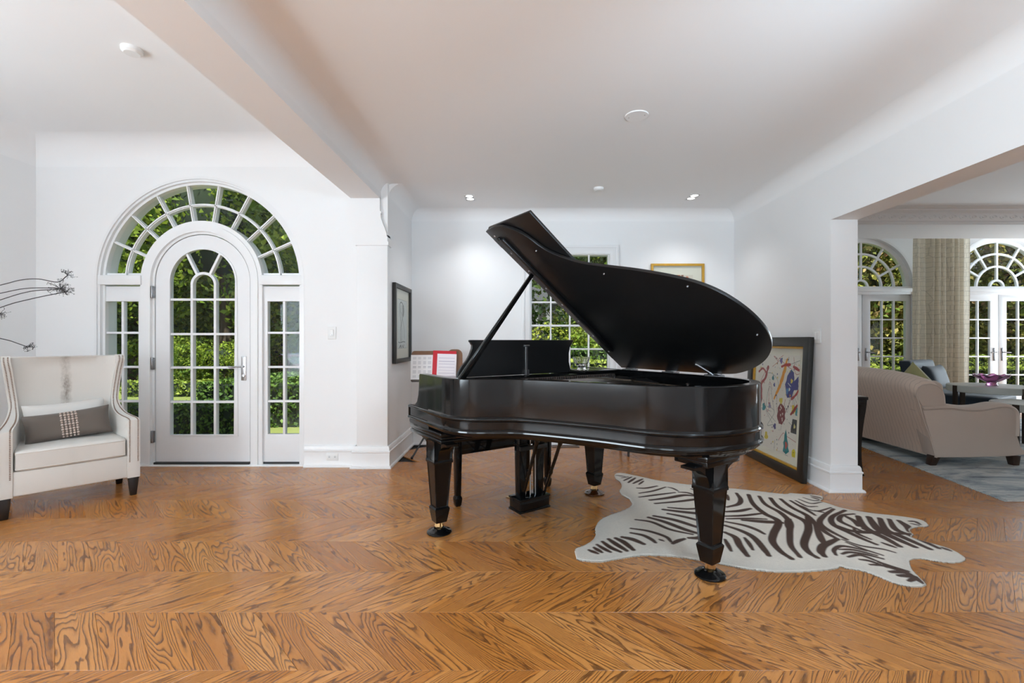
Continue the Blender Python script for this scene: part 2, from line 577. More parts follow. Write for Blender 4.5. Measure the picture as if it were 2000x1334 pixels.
DX, DZC, DR = -3.17, 1.829, 1.036          # arched entrance: centre, spring height, radius
ent = [(-4.98, WZ0), (-4.98, WZ1), (-1.60, WZ1), (-1.60, WZ0), (DX + DR, WZ0)] + arc(DX, DZC, DR, 0, 180, 64) + [(DX - DR, WZ0)]
wall_prism('wall_entrance', ent, 4.60, 4.86, 'xz')
wall_box('wall_left', -4.98, -4.78, -3.2, 4.86, WZ0, WZ1)
wall_box('wall_alcove_left', -1.60, -1.30, 4.57, 5.80, WZ0, WZ1)
wall_prism('wall_back', [(-1.60, WZ0), (-1.60, WZ1), (2.78, WZ1), (2.78, WZ0)], 5.58, 5.80, 'xz',
           holes=[[(0.115, 0.56), (1.08, 0.56), (1.08, 2.285), (0.115, 2.285)]])
RX0, RX1, PY, HZ = 2.56, 2.782, 3.84, 2.242   # right-hand wall, end of it, height of its opening
wall_prism('wall_right', [(5.8, WZ0), (5.8, WZ1), (-3.2, WZ1), (-3.2, WZ0), (-1.0, WZ0), (-1.0, HZ), (PY, HZ), (PY, WZ0)], RX0, RX1, 'yz')
wall_box('wall_living_left', RX0, RX1, 5.80, 8.95, WZ0, WZ1)
FX = [6.405, 8.96]
FR, FZC, FY = 0.955, 2.244, 8.70
far = [(2.56, WZ0), (2.56, WZ1), (11.6, WZ1), (11.6, WZ0)]
for fx in reversed(FX):
    far += [(fx + FR, WZ0)] + arc(fx, FZC, FR, 0, 180, 48) + [(fx - FR, WZ0)]
wall_prism('wall_far', far, FY, FY + 0.25, 'xz')
wall_box('wall_living_right', 11.4, 11.6, -2.2, 8.95, WZ0, WZ1)
wall_box('wall_living_rear', RX1, 11.6, -2.2, -2.0, WZ0, WZ1)
wall_box('wall_rear', -4.98, RX1, -3.2, -3.02, WZ0, WZ1)
wall_box('ceiling_entrance', -4.9, -1.5, -3.1, 4.8, 3.20, 3.55, mat='ceiling')
wall_box('ceiling_alcove', -1.5, RX0 + 0.1, -3.1, 5.7, 2.80, 3.55, mat='ceiling')
wall_box('ceiling_living', RX0 + 0.1, 11.5, -2.1, 6.6, 3.08, 3.55, mat='ceiling')
wall_box('ceiling_bay', RX0 + 0.1, 11.5, 7.2, 8.8, 3.35, 3.55, mat='ceiling')
wall_box('ceiling_soffit', RX1 - 0.02, 11.45, 6.5, 7.35, 2.85, 3.56, mat='wall')
for rb in ((-5.2, -1.4, -3.4, 4.98), (-1.8, 2.9, -3.4, 5.95), (2.5, 11.8, -3.4, 9.05)):
    wall_box('roof', rb[0], rb[1], rb[2], rb[3], 3.58, 3.75, mat='house_roof')  # unseen slabs added over the ceilings to block the sun
# dropped beam between the two ceilings, running towards the entrance wall
wall_box('trim_beam', -1.65, -1.366, -3.1, 4.62, 2.63, 3.5, mat='wall')

def cove(name, p0, p1, n, zc, r, k=10, mat='ceiling'):
    p0 = Vector(p0); p1 = Vector(p1); n = Vector(n)
    prof = [(-0.01, 0.01), (r, 0.01)] + [(r + r * math.cos(R(a)), -r + r * math.sin(R(a))) for a in [90 + 90 * i / k for i in range(k + 1)]] + [(-0.01, -r)]
    mb = MB()
    rings = []
    for p in (p0, p1):
        rings.append([(p.x + n.x * d, p.y + n.y * d, zc + z) for d, z in prof])
    mb.loft(rings)
    return struct(mb.build(name, M[mat], smooth=40))
cove('trim_cove_entrance', (-4.8, 4.6), (-1.6, 4.6), (0, -1), 3.20, 0.24)
cove('trim_cove_left', (-4.78, -3.0), (-4.78, 4.62), (1, 0), 3.20, 0.24)
cove('trim_cove_beam', (-1.366, -3.0), (-1.366, 5.58), (1, 0), 2.80, 0.11)
cove('trim_cove_alcove', (-1.30, 4.62), (-1.30, 5.6), (1, 0), 2.80, 0.13)
cove('trim_cove_back', (-1.32, 5.58), (2.58, 5.58), (0, -1), 2.80, 0.13)
cove('trim_cove_right', (2.56, -3.0), (2.56, 5.6), (-1, 0), 2.80, 0.14)

# cornice in the living room with a row of carved leaves
cor = struct_empty('trim_cornice')
prof = [(0, 2.85), (-0.035, 2.85), (-0.04, 2.862), (-0.03, 2.87), (-0.03, 2.89), (-0.04, 2.90), (-0.055, 2.90), (-0.055, 3.0), (-0.10, 3.035), (-0.10, 3.05), (-0.16, 3.075), (-0.16, 3.09), (0, 3.09)]
MB().loft([[(x, 6.5 + d, z) for d, z in prof] for x in (RX1, 11.4)]).build('cornice_moulding', M['wall'], cor, smooth=30)
mb = MB()
for i in range(60):
    x = 2.9 + i * 0.14
    pts = [(x + 0.055 * math.cos(a) * (1 - 0.06 * a), 6.444, 2.95 + 0.034 * math.sin(a) * (1 - 0.06 * a)) for a in [0.6 * k for k in range(12)]]
    mb.tube(pts, 0.0055, 5)
    mb.ball((x, 6.444, 2.95), 0.011, 6, 4)
mb.build('carved_scrolls', M['wall'], cor, kind='stuff')

# pilaster and its capital under the beam
pil = struct_empty('trim_pilaster')
MB().box(-1.595, -1.295, 4.548, 4.62, 0.0, 2.2).build('shaft', M['wall'], pil, bevel=0.003)
cap = [(-1.607, 2.172), (-1.283, 2.172), (-1.283, 2.205), (-1.292, 2.212), (-1.292, 2.25), (-1.300, 2.262), (-1.300, 2.28), (-1.315, 2.33), (-1.34, 2.39), (-1.356, 2.44), (-1.358, 2.48), (-1.352, 2.484), (-1.352, 2.5), (-1.366, 2.505), (-1.366, 2.64), (-1.65, 2.64), (-1.65, 2.505), (-1.662, 2.5), (-1.662, 2.484), (-1.655, 2.48), (-1.65, 2.43), (-1.635, 2.37), (-1.612, 2.31), (-1.6, 2.27), (-1.607, 2.25), (-1.607, 2.215)]
MB().prism(cap, 4.532, 4.66, 'xz').build('capital', M['wall'], pil, smooth=25)

BB = [(0, 0), (0.040, 0), (0.040, 0.010), (0.034, 0.020), (0.024, 0.025), (0.022, 0.03), (0.022, 0.150), (0.028, 0.155), (0.028, 0.166), (0.020, 0.172), (0.018, 0.196), (0.013, 0.208), (0.008, 0.214), (0, 0.216)]
def baseboard(name, path, parent=None):
    """path: plan polyline; the profile stands to the right-hand side when walking along it, mitred at the corners"""
    P = [Vector(p) for p in path]
    rings = []
    for i, p in enumerate(P):
        n0 = n1 = None
        if i > 0:
            d = (P[i] - P[i - 1]).normalized(); n0 = Vector((d.y, -d.x))
        if i < len(P) - 1:
            d = (P[i + 1] - P[i]).normalized(); n1 = Vector((d.y, -d.x))
        if n0 is None: m_ = n1
        elif n1 is None: m_ = n0
        else:
            m_ = (n0 + n1)
            m_ = m_ / max(0.2, m_.dot(n0))
        rings.append([(p.x + m_.x * d, p.y + m_.y * d, z) for d, z in BB])
    o = MB().loft(rings).build(name, M['trim'], parent, smooth=25)
    return struct(o)
# walking left to right along the walls we face: room side is to the right of the walking direction
baseboard('baseboard_entrance', [(-2.125, 4.6), (-1.612, 4.6)])
baseboard('baseboard_entrance_left', [(-4.78, -3.0), (-4.78, 4.6), (-4.215, 4.6)])
baseboard('baseboard_alcove', [(-1.612, 4.62), (-1.612, 4.548), (-1.292, 4.548), (-1.300, 5.58), (2.56, 5.58), (2.56, PY), (RX1, PY), (RX1, 8.7), (5.43, 8.7)])

# ---------------------------------------------------------------- chevron oak floor: every plank
floor = MB().prism([(-4.98, -3.2), (2.7, -3.2), (2.7, -2.2), (11.6, -2.2), (11.6, 8.95), (2.57, 8.95), (2.57, 5.79), (-1.6, 5.79), (-1.6, 4.85), (-4.98, 4.85)], -0.16, -0.0128, 'xy').build('floor', M['dark'], smooth=0)
struct(floor)
BW, Y0, X0, PW = 0.3765, 2.139, -2.137, 0.184
def plank_verts(s):
    # parallelogram, long side along (s, 1); origin at its near corner line centre
    g = 0.0004
    c = 0.0007
    def q(ix, z):
        a = PW / 2 - g - ix
        b = BW / 2 - g - ix
        return [(-a - s * b, -b, z), (a - s * b, -b, z), (a + s * b, b, z), (-a + s * b, b, z)]
    vs = q(0, -0.0125) + q(0, -0.0009) + q(c, 0.0)
    fs = [(0, 3, 2, 1)]
    for k in (0, 4):
        for i in range(4):
            j = (i + 1) % 4
            fs.append((k + i, k + j, k + j + 4, k + i + 4))
    fs.append((8, 9, 10, 11))
    return vs, fs
def plank_uv(p, s):
    # u along the grain, v across it
    u = (s * p[0] + p[1]) / math.sqrt(2)
    v = (p[0] - s * p[1]) / math.sqrt(2)
    return u, v
PM = {}
for s in (-1, 1):
    vs, fs = plank_verts(s)
    me = bpy.data.meshes.new('plank')
    me.from_pydata(vs, [], fs)
    uvl = me.uv_layers.new(name='grain')
    for lp in me.loops:
        uvl.data[lp.index].uv = plank_uv(vs[lp.vertex_index], s)
    me.materials.append(M['oak'])
    PM[s] = me
cells = []
for b in range(-14, 18):
    yc = Y0 - BW / 2 + b * BW            # band b=0 lies between Y0-BW and Y0
    s = -1 if b % 2 == 0 else 1
    # boundaries meet at X0 + k*PW on the line Y0 (even lines) and X0 + BW + k*PW on odd ones
    off = X0 + BW / 2
    for k in range(-20, 80):
        xc = off + (k + 0.5) * PW
        if xc < -4.9 or xc > 11.45 or yc < -3.0 or yc > 8.85: continue
        if (xc < -1.2 and yc > 4.72) or (xc < 2.45 and yc > 5.6) or (xc > 2.9 and yc < -2.0): continue
        vis = -1
        if yc > 1.3:
            u = 1016 + 910 * xc / yc
            v = 664 + 910 * 1.25 / yc
            if -60 < u < 2060 and v < 1400 and yc < 5.6 and not (xc > 2.5 and yc > 4.6):
                vis = 1 / yc ** 3
        cells.append((vis, xc, yc, s))
cells.sort(key=lambda c: -c[0])
near = [c for c in cells if c[0] > 0][:300]
rest = cells[len(near):]
for vis, xc, yc, s in near:
    link('plank', PM[s], floor, (xc, yc, 0))
vv = []; ff = []; uu = []; rr = []
rg = random.Random(3)
for vis, xc, yc, s in rest:
    vs, fs = plank_verts(s)
    n = len(vv)
    q = rg.random()
    vv += [(x + xc, y + yc, z) for x, y, z in vs]
    for f in fs:
        ff.append(tuple(i + n for i in f))
        for i in f:
            uu += plank_uv(vs[i], s)
    rr += [q] * len(vs)
me = bpy.data.meshes.new('far_planks')
me.from_pydata(vv, [], ff)
uvl = me.uv_layers.new(name='grain')
uvl.data.foreach_set('uv', uu)
at = me.attributes.new('rnd', 'FLOAT', 'POINT')
at.data.foreach_set('value', rr)
me.materials.append(M['oak'])
o = link('far_planks', me, floor)
o['kind'] = 'stuff'

# ================================================================= arched entrance
def pane_prism(poly, y, parent, name='pane', t=0.004):
    return MB().prism(poly, y - t / 2, y + t / 2, 'xz').build(name, M['glass'], parent, smooth=0)
def circ(cx, cz, r, a0, a1, n, y):
    return [(p[0], y, p[1]) for p in arc(cx, cz, r, a0, a1, n)]
ZC = DZC
door = struct_empty('door_1', (DX, 4.66, 0))
GY = 0.03
def archpath(r, zb):
    return [(r, zb)] + arc(0, ZC, r, 0, 180, 48) + [(-r, zb)]
def arch_ring(ro, ri, zb):
    return archpath(ro, zb) + list(reversed(archpath(ri, zb)))
MB().prism(arch_ring(1.036, 1.012, 0), -0.062, 0.1, 'xz').prism(arch_ring(1.013, 0.992, 0), -0.045, 0.1, 'xz').prism(arch_ring(0.993, 0.968, 0), -0.015, 0.1, 'xz').build('arched_casing', M['trim'], door, smooth=25)
MB().prism([(0.59, 1.798), (1.04, 1.798), (1.04, 1.892), (0.59, 1.892)], -0.05, 0.1, 'xz').prism([(-1.04, 1.798), (-0.59, 1.798), (-0.59, 1.892), (-1.04, 1.892)], -0.05, 0.1, 'xz').build('transom_bar', M['trim'], door, bevel=0.006)
# inner arched frame around the door leaf
MB().prism(arch_ring(0.606, 0.565, 0), -0.03, 0.1, 'xz').prism(arch_ring(0.566, 0.50, 0), -0.042, 0.1, 'xz').prism(arch_ring(0.502, 0.477, 0), -0.012, 0.1, 'xz').build('door_frame', M['trim'], door, smooth=25)
MB().box(-1.03, 1.03, -0.06, 0.16, -0.02, 0.012).build('threshold', M['trim'], door, bevel=0.003)
MB().box(-0.474, 0.474, -0.03, 0.06, 0.012, 0.032).build('weather_strip', M['dark'], door)
# fanlight muntins and panes
A0 = 5.5
NS = 9
step = (180 - 2 * A0) / NS
mb = MB()
for k in range(1, NS):
    a = R(A0 + k * step)
    mb.bar([(0.60 * math.cos(a), GY, ZC + 0.60 * math.sin(a)), (0.972 * math.cos(a), GY, ZC + 0.972 * math.sin(a))], 0.026, 0.05)
    mb.bar([(0.60 * math.cos(a), GY - 0.03, ZC + 0.60 * math.sin(a)), (0.972 * math.cos(a), GY - 0.03, ZC + 0.972 * math.sin(a))], 0.012, 0.02)
mb.bar(circ(0, ZC, 0.773, 4, 176, 48, GY), 0.026, 0.05)
mb.bar(circ(0, ZC, 0.773, 4, 176, 48, GY - 0.03), 0.012, 0.02)
mb.box(0.59, 0.98, GY - 0.025, GY + 0.025, 1.885, 1.918).box(-0.98, -0.59, GY - 0.025, GY + 0.025, 1.885, 1.918)
mb.build('fanlight_muntins', M['trim'], door, smooth=25)
for r0, r1 in ((0.60, 0.773), (0.773, 0.972)):
    for k in range(NS):
        a0 = A0 + k * step
        a1 = a0 + step
        pane_prism(arc(0, ZC, r1, a0, a1, 6) + list(reversed(arc(0, ZC, r0, a0, a1, 6))), GY + 0.005, door)
# sidelights
SR = [1.636, 1.3217, 0.979, 0.636, 0.308]
for sg in (-1, 1):
    x0, x1 = sorted((sg * 0.598, sg * 1.0))
    g0, g1 = sorted((sg * 0.645, sg * 0.97))
    sl = MB().prism([(x0, 0.032), (x1, 0.032), (x1, 1.786), (x0, 1.786)], -0.005, 0.05, 'xz', holes=[[(g0, SR[-1]), (g1, SR[-1]), (g1, SR[0]), (g0, SR[0])]]).build('sidelight', M['door'], door, bevel=0.003)
    xm = (g0 + g1) / 2
    mb = MB().box(xm - 0.012, xm + 0.012, 0.0, 0.045, SR[-1], SR[0])
    for z in SR[1:-1]:
        mb.box(g0, g1, 0.001, 0.044, z - 0.011, z + 0.011)
    mb.build('muntins', M['door'], sl, bevel=0.003)
    for i in range(4):
        for a, b in ((g0, xm), (xm, g1)):
            pane_prism([(a, SR[i + 1]), (b, SR[i + 1]), (b, SR[i]), (a, SR[i])], 0.025, sl)
    MB().box(x0, x1, -0.01, 0.06, 0.012, 0.032).build('weather_strip', M['dark'], door)
MB().box(-0.632, -0.608, -0.064, -0.048, 0.034, 0.058).build('door_stop', M['dark'], door, bevel=0.003, seg=1)
# door leaf
GR = 0.334
ZB = 0.298
outer = [(0.470, 0.034)] + arc(0, ZC, 0.470, 0, 180, 48) + [(-0.470, 0.034)]
hole = [(GR, ZB)] + arc(0, ZC, GR, 0, 180, 36) + [(-GR, ZB)]
leaf = MB().prism(outer, -0.005, 0.05, 'xz', holes=[hole]).build('door_leaf', M['door'], door, smooth=25)
mb = MB().bar([(p[0], -0.004, p[1]) for p in hole], 0.018, 0.018, closed=True)
DRW = [1.6545, 1.309, 0.974, 0.630, ZB]
for x in (-0.114, 0.118):
    mb.box(x - 0.012, x + 0.012, -0.002, 0.044, ZB, 1.80)
for z in DRW[:-1]:
    mb.box(-GR, GR, -0.001, 0.043, z - 0.011, z + 0.011)
IR, IZ = 0.117, 1.80
mb.bar([(0.002 + p[0], 0.021, p[1]) for p in arc(0, IZ, IR, 0, 180, 24)], 0.025, 0.046)
ra = math.atan2(2.128 - 1.941, 0.092)
for sg in (-1, 1):
    mb.bar([(sg * 0.064, 0.021, 1.905), (sg * 0.172, 0.021, 2.122)], 0.023, 0.044)
mb.build('muntins', M['door'], leaf, smooth=25)
cols = [-GR, -0.114, 0.118, GR]
for i in range(4):
    for j in range(3):
        pane_prism([(cols[j], DRW[i + 1]), (cols[j + 1], DRW[i + 1]), (cols[j + 1], DRW[i]), (cols[j], DRW[i])], 0.024, leaf)
pane_prism([(-IR, DRW[0]), (IR, DRW[0])] + arc(0, IZ, IR, 0, 180, 18), 0.024, leaf)
pane_prism([(-0.064, 1.905)] + arc(0, ZC, GR, 120.5, 59.5, 12) + [(0.064, 1.905)] + arc(0, IZ, IR, 58, 122, 8), 0.024, leaf)
for sg in (-1, 1):
    poly = [(sg * GR, DRW[0]), (sg * GR, ZC)] + [(sg * p[0], p[1]) for p in arc(0, ZC, GR, 0, 59.5, 12)] + [(sg * 0.064, 1.905)] + [(sg * p[0], p[1]) for p in arc(0, IZ, IR, 58, 0, 8)] + [(sg * IR, DRW[0])]
    pane_prism(poly, 0.024, leaf)
h = MB().box(0.385, 0.435, -0.014, -0.003, 0.845, 1.085).build('handle_plate', M['steel'], leaf, bevel=0.005)
MB().tube([(0.41, -0.01, 0.985), (0.41, -0.05, 0.985)], 0.011, 10).tube(spline([(0.412, -0.05, 0.985), (0.36, -0.053, 0.988), (0.32, -0.052, 0.978), (0.285, -0.048, 0.985)], 4), 0.009, 8).build('lever_handle', M['steel'], leaf)
MB().lathe([(0.0, 0), (0.017, 0), (0.017, 0.012), (0.012, 0.014), (0, 0.014)], 16).move(Matrix.Translation((0.41, -0.012, 0.89)) @ Matrix.Rotation(R(90), 4, 'X')).build('thumb_turn', M['steel'], leaf)
for z in (1.726, 1.0145, 0.287):
    MB().tube([(-0.488, -0.03, z - 0.06), (-0.488, -0.03, z + 0.06)], 0.011, 10).box(-0.5, -0.474, -0.024, -0.008, z - 0.058, z + 0.058).build('hinge', M['grey_metal'], leaf, bevel=0.002)

# ================================================================= window of the alcove
win = struct_empty('window_1', (0.5975, 5.58, 0))
hw = 0.4635
casg = [((-0.535, 0.50), (0.535, 0.50), (0.535, 2.365), (-0.535, 2.365))]
def rect(x0, x1, z0, z1): return [(x0, z0), (x1, z0), (x1, z1), (x0, z1)]
mb = MB().prism(rect(-0.56, 0.56, 0.50, 2.365), -0.022, 0.0, 'xz', holes=[rect(-0.482, 0.482, 0.56, 2.285)])
mb.prism(rect(-0.578, 0.578, 0.49, 2.382), -0.034, -0.0, 'xz', holes=[rect(-0.545, 0.545, 0.52, 2.35)])
mb.prism(rect(-0.51, 0.51, 0.53, 2.312), -0.014, 0.06, 'xz', holes=[rect(-0.472, 0.472, 0.57, 2.276)])
mb.build('casing', M['trim'], win, bevel=0.003)
MB().box(-0.60, 0.60, -0.07, 0.0, 0.475, 0.505).build('window_sill', M['trim'], win, bevel=0.006)
zr = [2.274, 1.992, 1.704, 1.422, 1.140, 0.858, 0.577]
for a, b in ((0, 3), (3, 6)):
    sash = MB().prism(rect(-0.475, 0.475, zr[b] - 0.012, zr[a] + 0.012), 0.02 + 0.02 * (a > 0), 0.06 + 0.02 * (a > 0), 'xz', holes=[rect(-0.458, 0.458, zr[b] + 0.012, zr[a] - 0.004)]).build('sash', M['trim'], win, bevel=0.003)
    yo = 0.02 + 0.02 * (a > 0)
    xs = [-0.458 + 0.229 * i for i in range(5)]
    mb = MB()
    for x in xs[1:-1]:
        mb.box(x - 0.010, x + 0.010, yo + 0.002, yo + 0.036, zr[b], zr[a])
    for i in range(a + 1, b):
        mb.box(-0.458, 0.458, yo + 0.003, yo + 0.035, zr[i] - 0.010, zr[i] + 0.010)
    mb.build('muntins', M['trim'], sash, bevel=0.003)
    for i in range(a, b):
        for j in range(4):
            pane_prism(rect(xs[j], xs[j + 1], zr[i + 1], zr[i]), yo + 0.02, sash)

# ================================================================= french doors of the living room
def french(name, cx):
    d = struct_empty(name, (cx, FY, 0))
    def ap(r, zb): return [(r, zb)] + arc(0, FZC, r, 0, 180, 40) + [(-r, zb)]
    def ring(ro, ri, zb): return ap(ro, zb) + list(reversed(ap(ri, zb)))
    MB().prism(ring(0.955, 0.915, 0), -0.03, 0.12, 'xz').prism(ring(0.916, 0.83, FZC), 0.04, 0.12, 'xz').build('arched_frame', M['trim'], d, smooth=25)
    MB().box(-0.92, 0.92, -0.02, 0.12, 2.10, 2.15).box(-0.92, 0.92, -0.04, 0.12, 2.15, 2.215).box(-0.92, 0.92, 0.0, 0.12, 2.21, 2.25).build('transom_bar', M['trim'], d, bevel=0.004)
    y = 0.07
    mb = MB()
    for r in (0.125, 0.385, 0.62):
        mb.bar(circ(0, FZC, r, 0, 180, 30, y), 0.036, 0.04)
    for a, r0 in ((30, 0.385), (60, 0.385), (90, 0.125), (120, 0.385), (150, 0.385)):
        c, s = math.cos(R(a)), math.sin(R(a))
        mb.bar([(r0 * c, y, FZC + r0 * s), (0.84 * c, y, FZC + 0.84 * s)], 0.034, 0.038)
    mb.build('fanlight_muntins', M['trim'], d, smooth=25)
    secs = [0, 30, 60, 90, 120, 150, 180]
    for r0, r1, ss in ((0.0, 0.125, [0, 180]), (0.125, 0.385, [0, 90, 180]), (0.385, 0.62, secs), (0.62, 0.835, secs)):
        for a0, a1 in zip(ss, ss[1:]):
            n = max(4, int((a1 - a0) / 6))
            inner = list(reversed(arc(0, FZC, r0, a0, a1, n))) if r0 else []
            pane_prism(arc(0, FZC, r1, a0, a1, n) + inner, y + 0.005, d)
    rows = [1.98, 1.632, 1.286, 0.94, 0.595, 0.25]
    for sg in (-1, 1):
        x0, x1 = sorted((sg * 0.006, sg * 0.91))
        g0, g1 = sorted((sg * 0.155, sg * 0.825))
        lf = MB().prism(rect(x0, x1, 0.02, 2.10), 0.03, 0.075, 'xz', holes=[rect(g0, g1, rows[-1], rows[0])]).build('door_leaf', M['door'], d, bevel=0.004)
        mb = MB()
        xs = [g0 + (g1 - g0) * i / 3 for i in range(4)]
        for x in xs[1:-1]:
            mb.box(x - 0.014, x + 0.014, 0.032, 0.072, rows[-1], rows[0])
        for z in rows[1:-1]:
            mb.box(g0, g1, 0.033, 0.071, z - 0.013, z + 0.013)
        mb.build('muntins', M['door'], lf, bevel=0.003)
        for i in range(5):
            for j in range(3):
                pane_prism(rect(xs[j], xs[j + 1], rows[i + 1], rows[i]), 0.052, lf)
        xh = sg * 0.075
        MB().box(xh - 0.022, xh + 0.022, 0.02, 0.031, 0.86, 1.10).build('handle_plate', M['grey_metal'], lf, bevel=0.004)
        MB().tube([(xh, 0.025, 1.02), (xh, -0.02, 1.02)], 0.011, 8).tube([(xh, -0.02, 1.02), (xh + sg * 0.11, -0.022, 1.015)], 0.010, 8).build('lever_handle', M['grey_metal'], lf)
    MB().box(-0.95, 0.95, -0.03, 0.2, -0.02, 0.02).build('threshold', M['trim'], d, bevel=0.003)
    return d
french('door_2', FX[0])
french('door_3', FX[1])

# made-up window frame before the rear fill, for reflections in the piano
w = struct_empty('rear_fill_frame', (-1.0, REAR_Y, 0))
ww = 1.3
MB().prism(rect(-ww / 2 - 0.1, ww / 2 + 0.1, 0.3, 2.8), -0.01, 0.045, 'xz', holes=[rect(-ww / 2, ww / 2, 0.4, 2.7)]).build('casing', M['trim'], w, smooth=0)
mb = MB()
for k in (1, 2):
    mb.box(-ww / 2 + ww * k / 3 - 0.014, -ww / 2 + ww * k / 3 + 0.014, 0.03, 0.06, 0.4, 2.7)
for k in range(1, 5):
    mb.box(-ww / 2, ww / 2, 0.03, 0.06, 0.4 + 2.3 * k / 5 - 0.014, 0.4 + 2.3 * k / 5 + 0.014)
mb.build('muntins', M['trim'], w, smooth=0)

# ================================================================= grand piano
# local axes: x towards the treble side, y towards the tail, player's side at -y
PHI = R(214.16)
PO = (0.0395, 3.4075, 0.0)
piano = thing('grand_piano', 'black lacquered grand piano with its lid propped open', 'piano', PO, PHI)
RIM = spline([(0.735, -0.05), (0.735, 0.10), (0.733, 0.20), (0.712, 0.30), (0.645, 0.395), (0.55, 0.462), (0.45, 0.53), (0.383, 0.62), (0.325, 0.72), (0.25, 0.862), (0.187, 0.995), (0.14, 1.12), (0.088, 1.24), (0.01, 1.345),
              (-0.09, 1.42), (-0.20, 1.465), (-0.333, 1.484), (-0.46, 1.472), (-0.58, 1.425), (-0.675, 1.345), (-0.742, 1.23), (-0.782, 1.09), (-0.798, 0.93), (-0.80, 0.75), (-0.80, 0.4), (-0.80, 0.1), (-0.80, -0.05)], 6)
RP = [(-0.004, 1.020), (0, 1.016), (0, 0.800), (0.004, 0.797), (0.010, 0.790), (0.012, 0.783), (0.010, 0.776), (0.004, 0.770), (0.003, 0.765), (0.003, 0.726), (0.008, 0.722), (0.013, 0.714), (0.014, 0.706), (0.011, 0.698), (0.004, 0.693), (0.002, 0.688), (-0.010, 0.680), (-0.020, 0.668), (-0.055, 0.668), (-0.055, 1.016), (-0.051, 1.02)]
def offset_path(path, o):
    P = [Vector(p[:2]) for p in path]
    out = []
    for i in range(len(P)):
        d = (P[min(i + 1, len(P) - 1)] - P[max(i - 1, 0)]).normalized()
        out.append((P[i].x + d.y * o, P[i].y - d.x * o))
    return out
OFFS = {}
def rim_ring(i):
    res = []
    for o, z in RP:
        if o not in OFFS: OFFS[o] = offset_path(RIM, o)
        p = OFFS[o][i]
        res.append((p[0], p[1], z))
    return res
MB().loft([rim_ring(i) for i in range(len(RIM))]).build('rim', M['black'], piano, smooth=24)
# cheeks (arms) beside the keyboard, with the scrolled drop at the front
arm = [(-0.05, 1.02), (-0.200, 1.02), (-0.209, 1.012), (-0.212, 0.98), (-0.216, 0.93), (-0.226, 0.875), (-0.248, 0.828), (-0.285, 0.803), (-0.33, 0.797), (-0.385, 0.794), (-0.392, 0.786), (-0.392, 0.675), (-0.385, 0.668), (-0.05, 0.668)]
for s, x0, x1 in ((1, 0.680, 0.735), (-1, -0.80, -0.745)):
    a = MB().prism(arm, x0, x1, 'yz').build('cheek', M['black'], piano, smooth=30)
    xo = x1 if s > 0 else x0
    MB().tube([(xo + s * 0.002, -0.39, 0.783), (xo + s * 0.002, -0.05, 0.783)], 0.010, 10).tube([(xo + s * 0.003, -0.39, 0.707), (xo + s * 0.003, -0.05, 0.707)], 0.011, 10).tube([(xo + s * 0.002, -0.392, 0.707), (xo + s * 0.002, -0.392, 0.783)], 0.006, 8).build('bead', M['black'], a)
MB().box(-0.80, 0.735, -0.388, 0.135, 0.640, 0.669).box(-0.792, 0.727, -0.380, 0.128, 0.622, 0.642).box(-0.80, 0.733, -0.386, 0.132, 0.600, 0.624).build('keybed', M['black'], piano, bevel=0.006, seg=3)
MB().box(-0.745, 0.68, -0.385, -0.362, 0.669, 0.735).build('key_slip', M['black'], piano, bevel=0.004)
mb = MB()
for i in range(52):
    x = -0.645 + i * 0.0235
    mb.box(x, x + 0.0225, -0.360, -0.21, 0.70, 0.738)
mb.build('white_keys', M['ivory'], piano, kind='stuff')
mb = MB()
for i in range(51):
    if i % 7 in (2, 6): continue
    x = -0.645 + (i + 1) * 0.0235
    mb.box(x - 0.006, x + 0.006, -0.305, -0.21, 0.735, 0.75)
mb.build('black_keys', M['black'], piano, kind='stuff')
for s in (-1, 1):
    MB().box(s * 0.625 + (-0.033), s * 0.625 + 0.02, -0.36, -0.20, 0.69, 0.765).build('key_block', M['black'], piano, bevel=0.006)
MB().prism([(-0.21, 0.74), (-0.19, 0.74), (-0.17, 0.92), (-0.15, 0.965), (-0.17, 0.97), (-0.19, 0.93)], -0.74, 0.675, 'yz').build('fallboard', M['black'], piano, smooth=30)
# shelf under the music desk
MB().box(-0.745, 0.680, -0.17, 0.205, 0.975, 0.998).build('music_shelf', M['black'], piano, bevel=0.003)
MB().box(-0.745, -0.39, -0.17, 0.205, 0.998, 1.018).build('shelf_end', M['black'], piano, bevel=0.003)
# soundboard, plate, strings, dampers
inner = offset_path(RIM, -0.053)
inn = [p for p in inner if p[1] > 0.19]
MB().prism([(0.68, 0.19)] + inn + [(-0.747, 0.19)], 0.715, 0.735, 'xy').build('soundboard', M['black_under'], piano, smooth=0)
MB().box(-0.745, 0.66, 0.20, 0.26, 0.74, 0.95).build('belly_rail', M['black_under'], piano)
pl = [(0.66, 0.215), (0.62, 0.335), (0.40, 0.47), (0.26, 0.70), (0.12, 0.97), (0.03, 1.19), (-0.09, 1.31), (-0.22, 1.36), (-0.345, 1.20), (-0.37, 1.08), (-0.41, 0.62), (-0.43, 0.37), (-0.60, 0.33), (-0.735, 0.32), (-0.735, 0.215)]
MB().prism(pl, 0.955, 0.970, 'xy').build('iron_plate', M['plate'], piano, bevel=0.004)
mb = MB()
edge = [(p[0], p[1], 0.972) for p in pl[1:12]]
mb.tube(edge, 0.010, 8)
for a, b in (((0.30, 0.23), (0.12, 0.92)), ((0.02, 0.23), (-0.10, 1.27)), ((-0.28, 0.23), (-0.40, 0.66))):
    mb.bar([(a[0], a[1], 0.978), (b[0], b[1], 0.978)], 0.028, 0.02, (0, 0, 1))
mb.build('plate_struts', M['plate'], piano)
mb = MB()
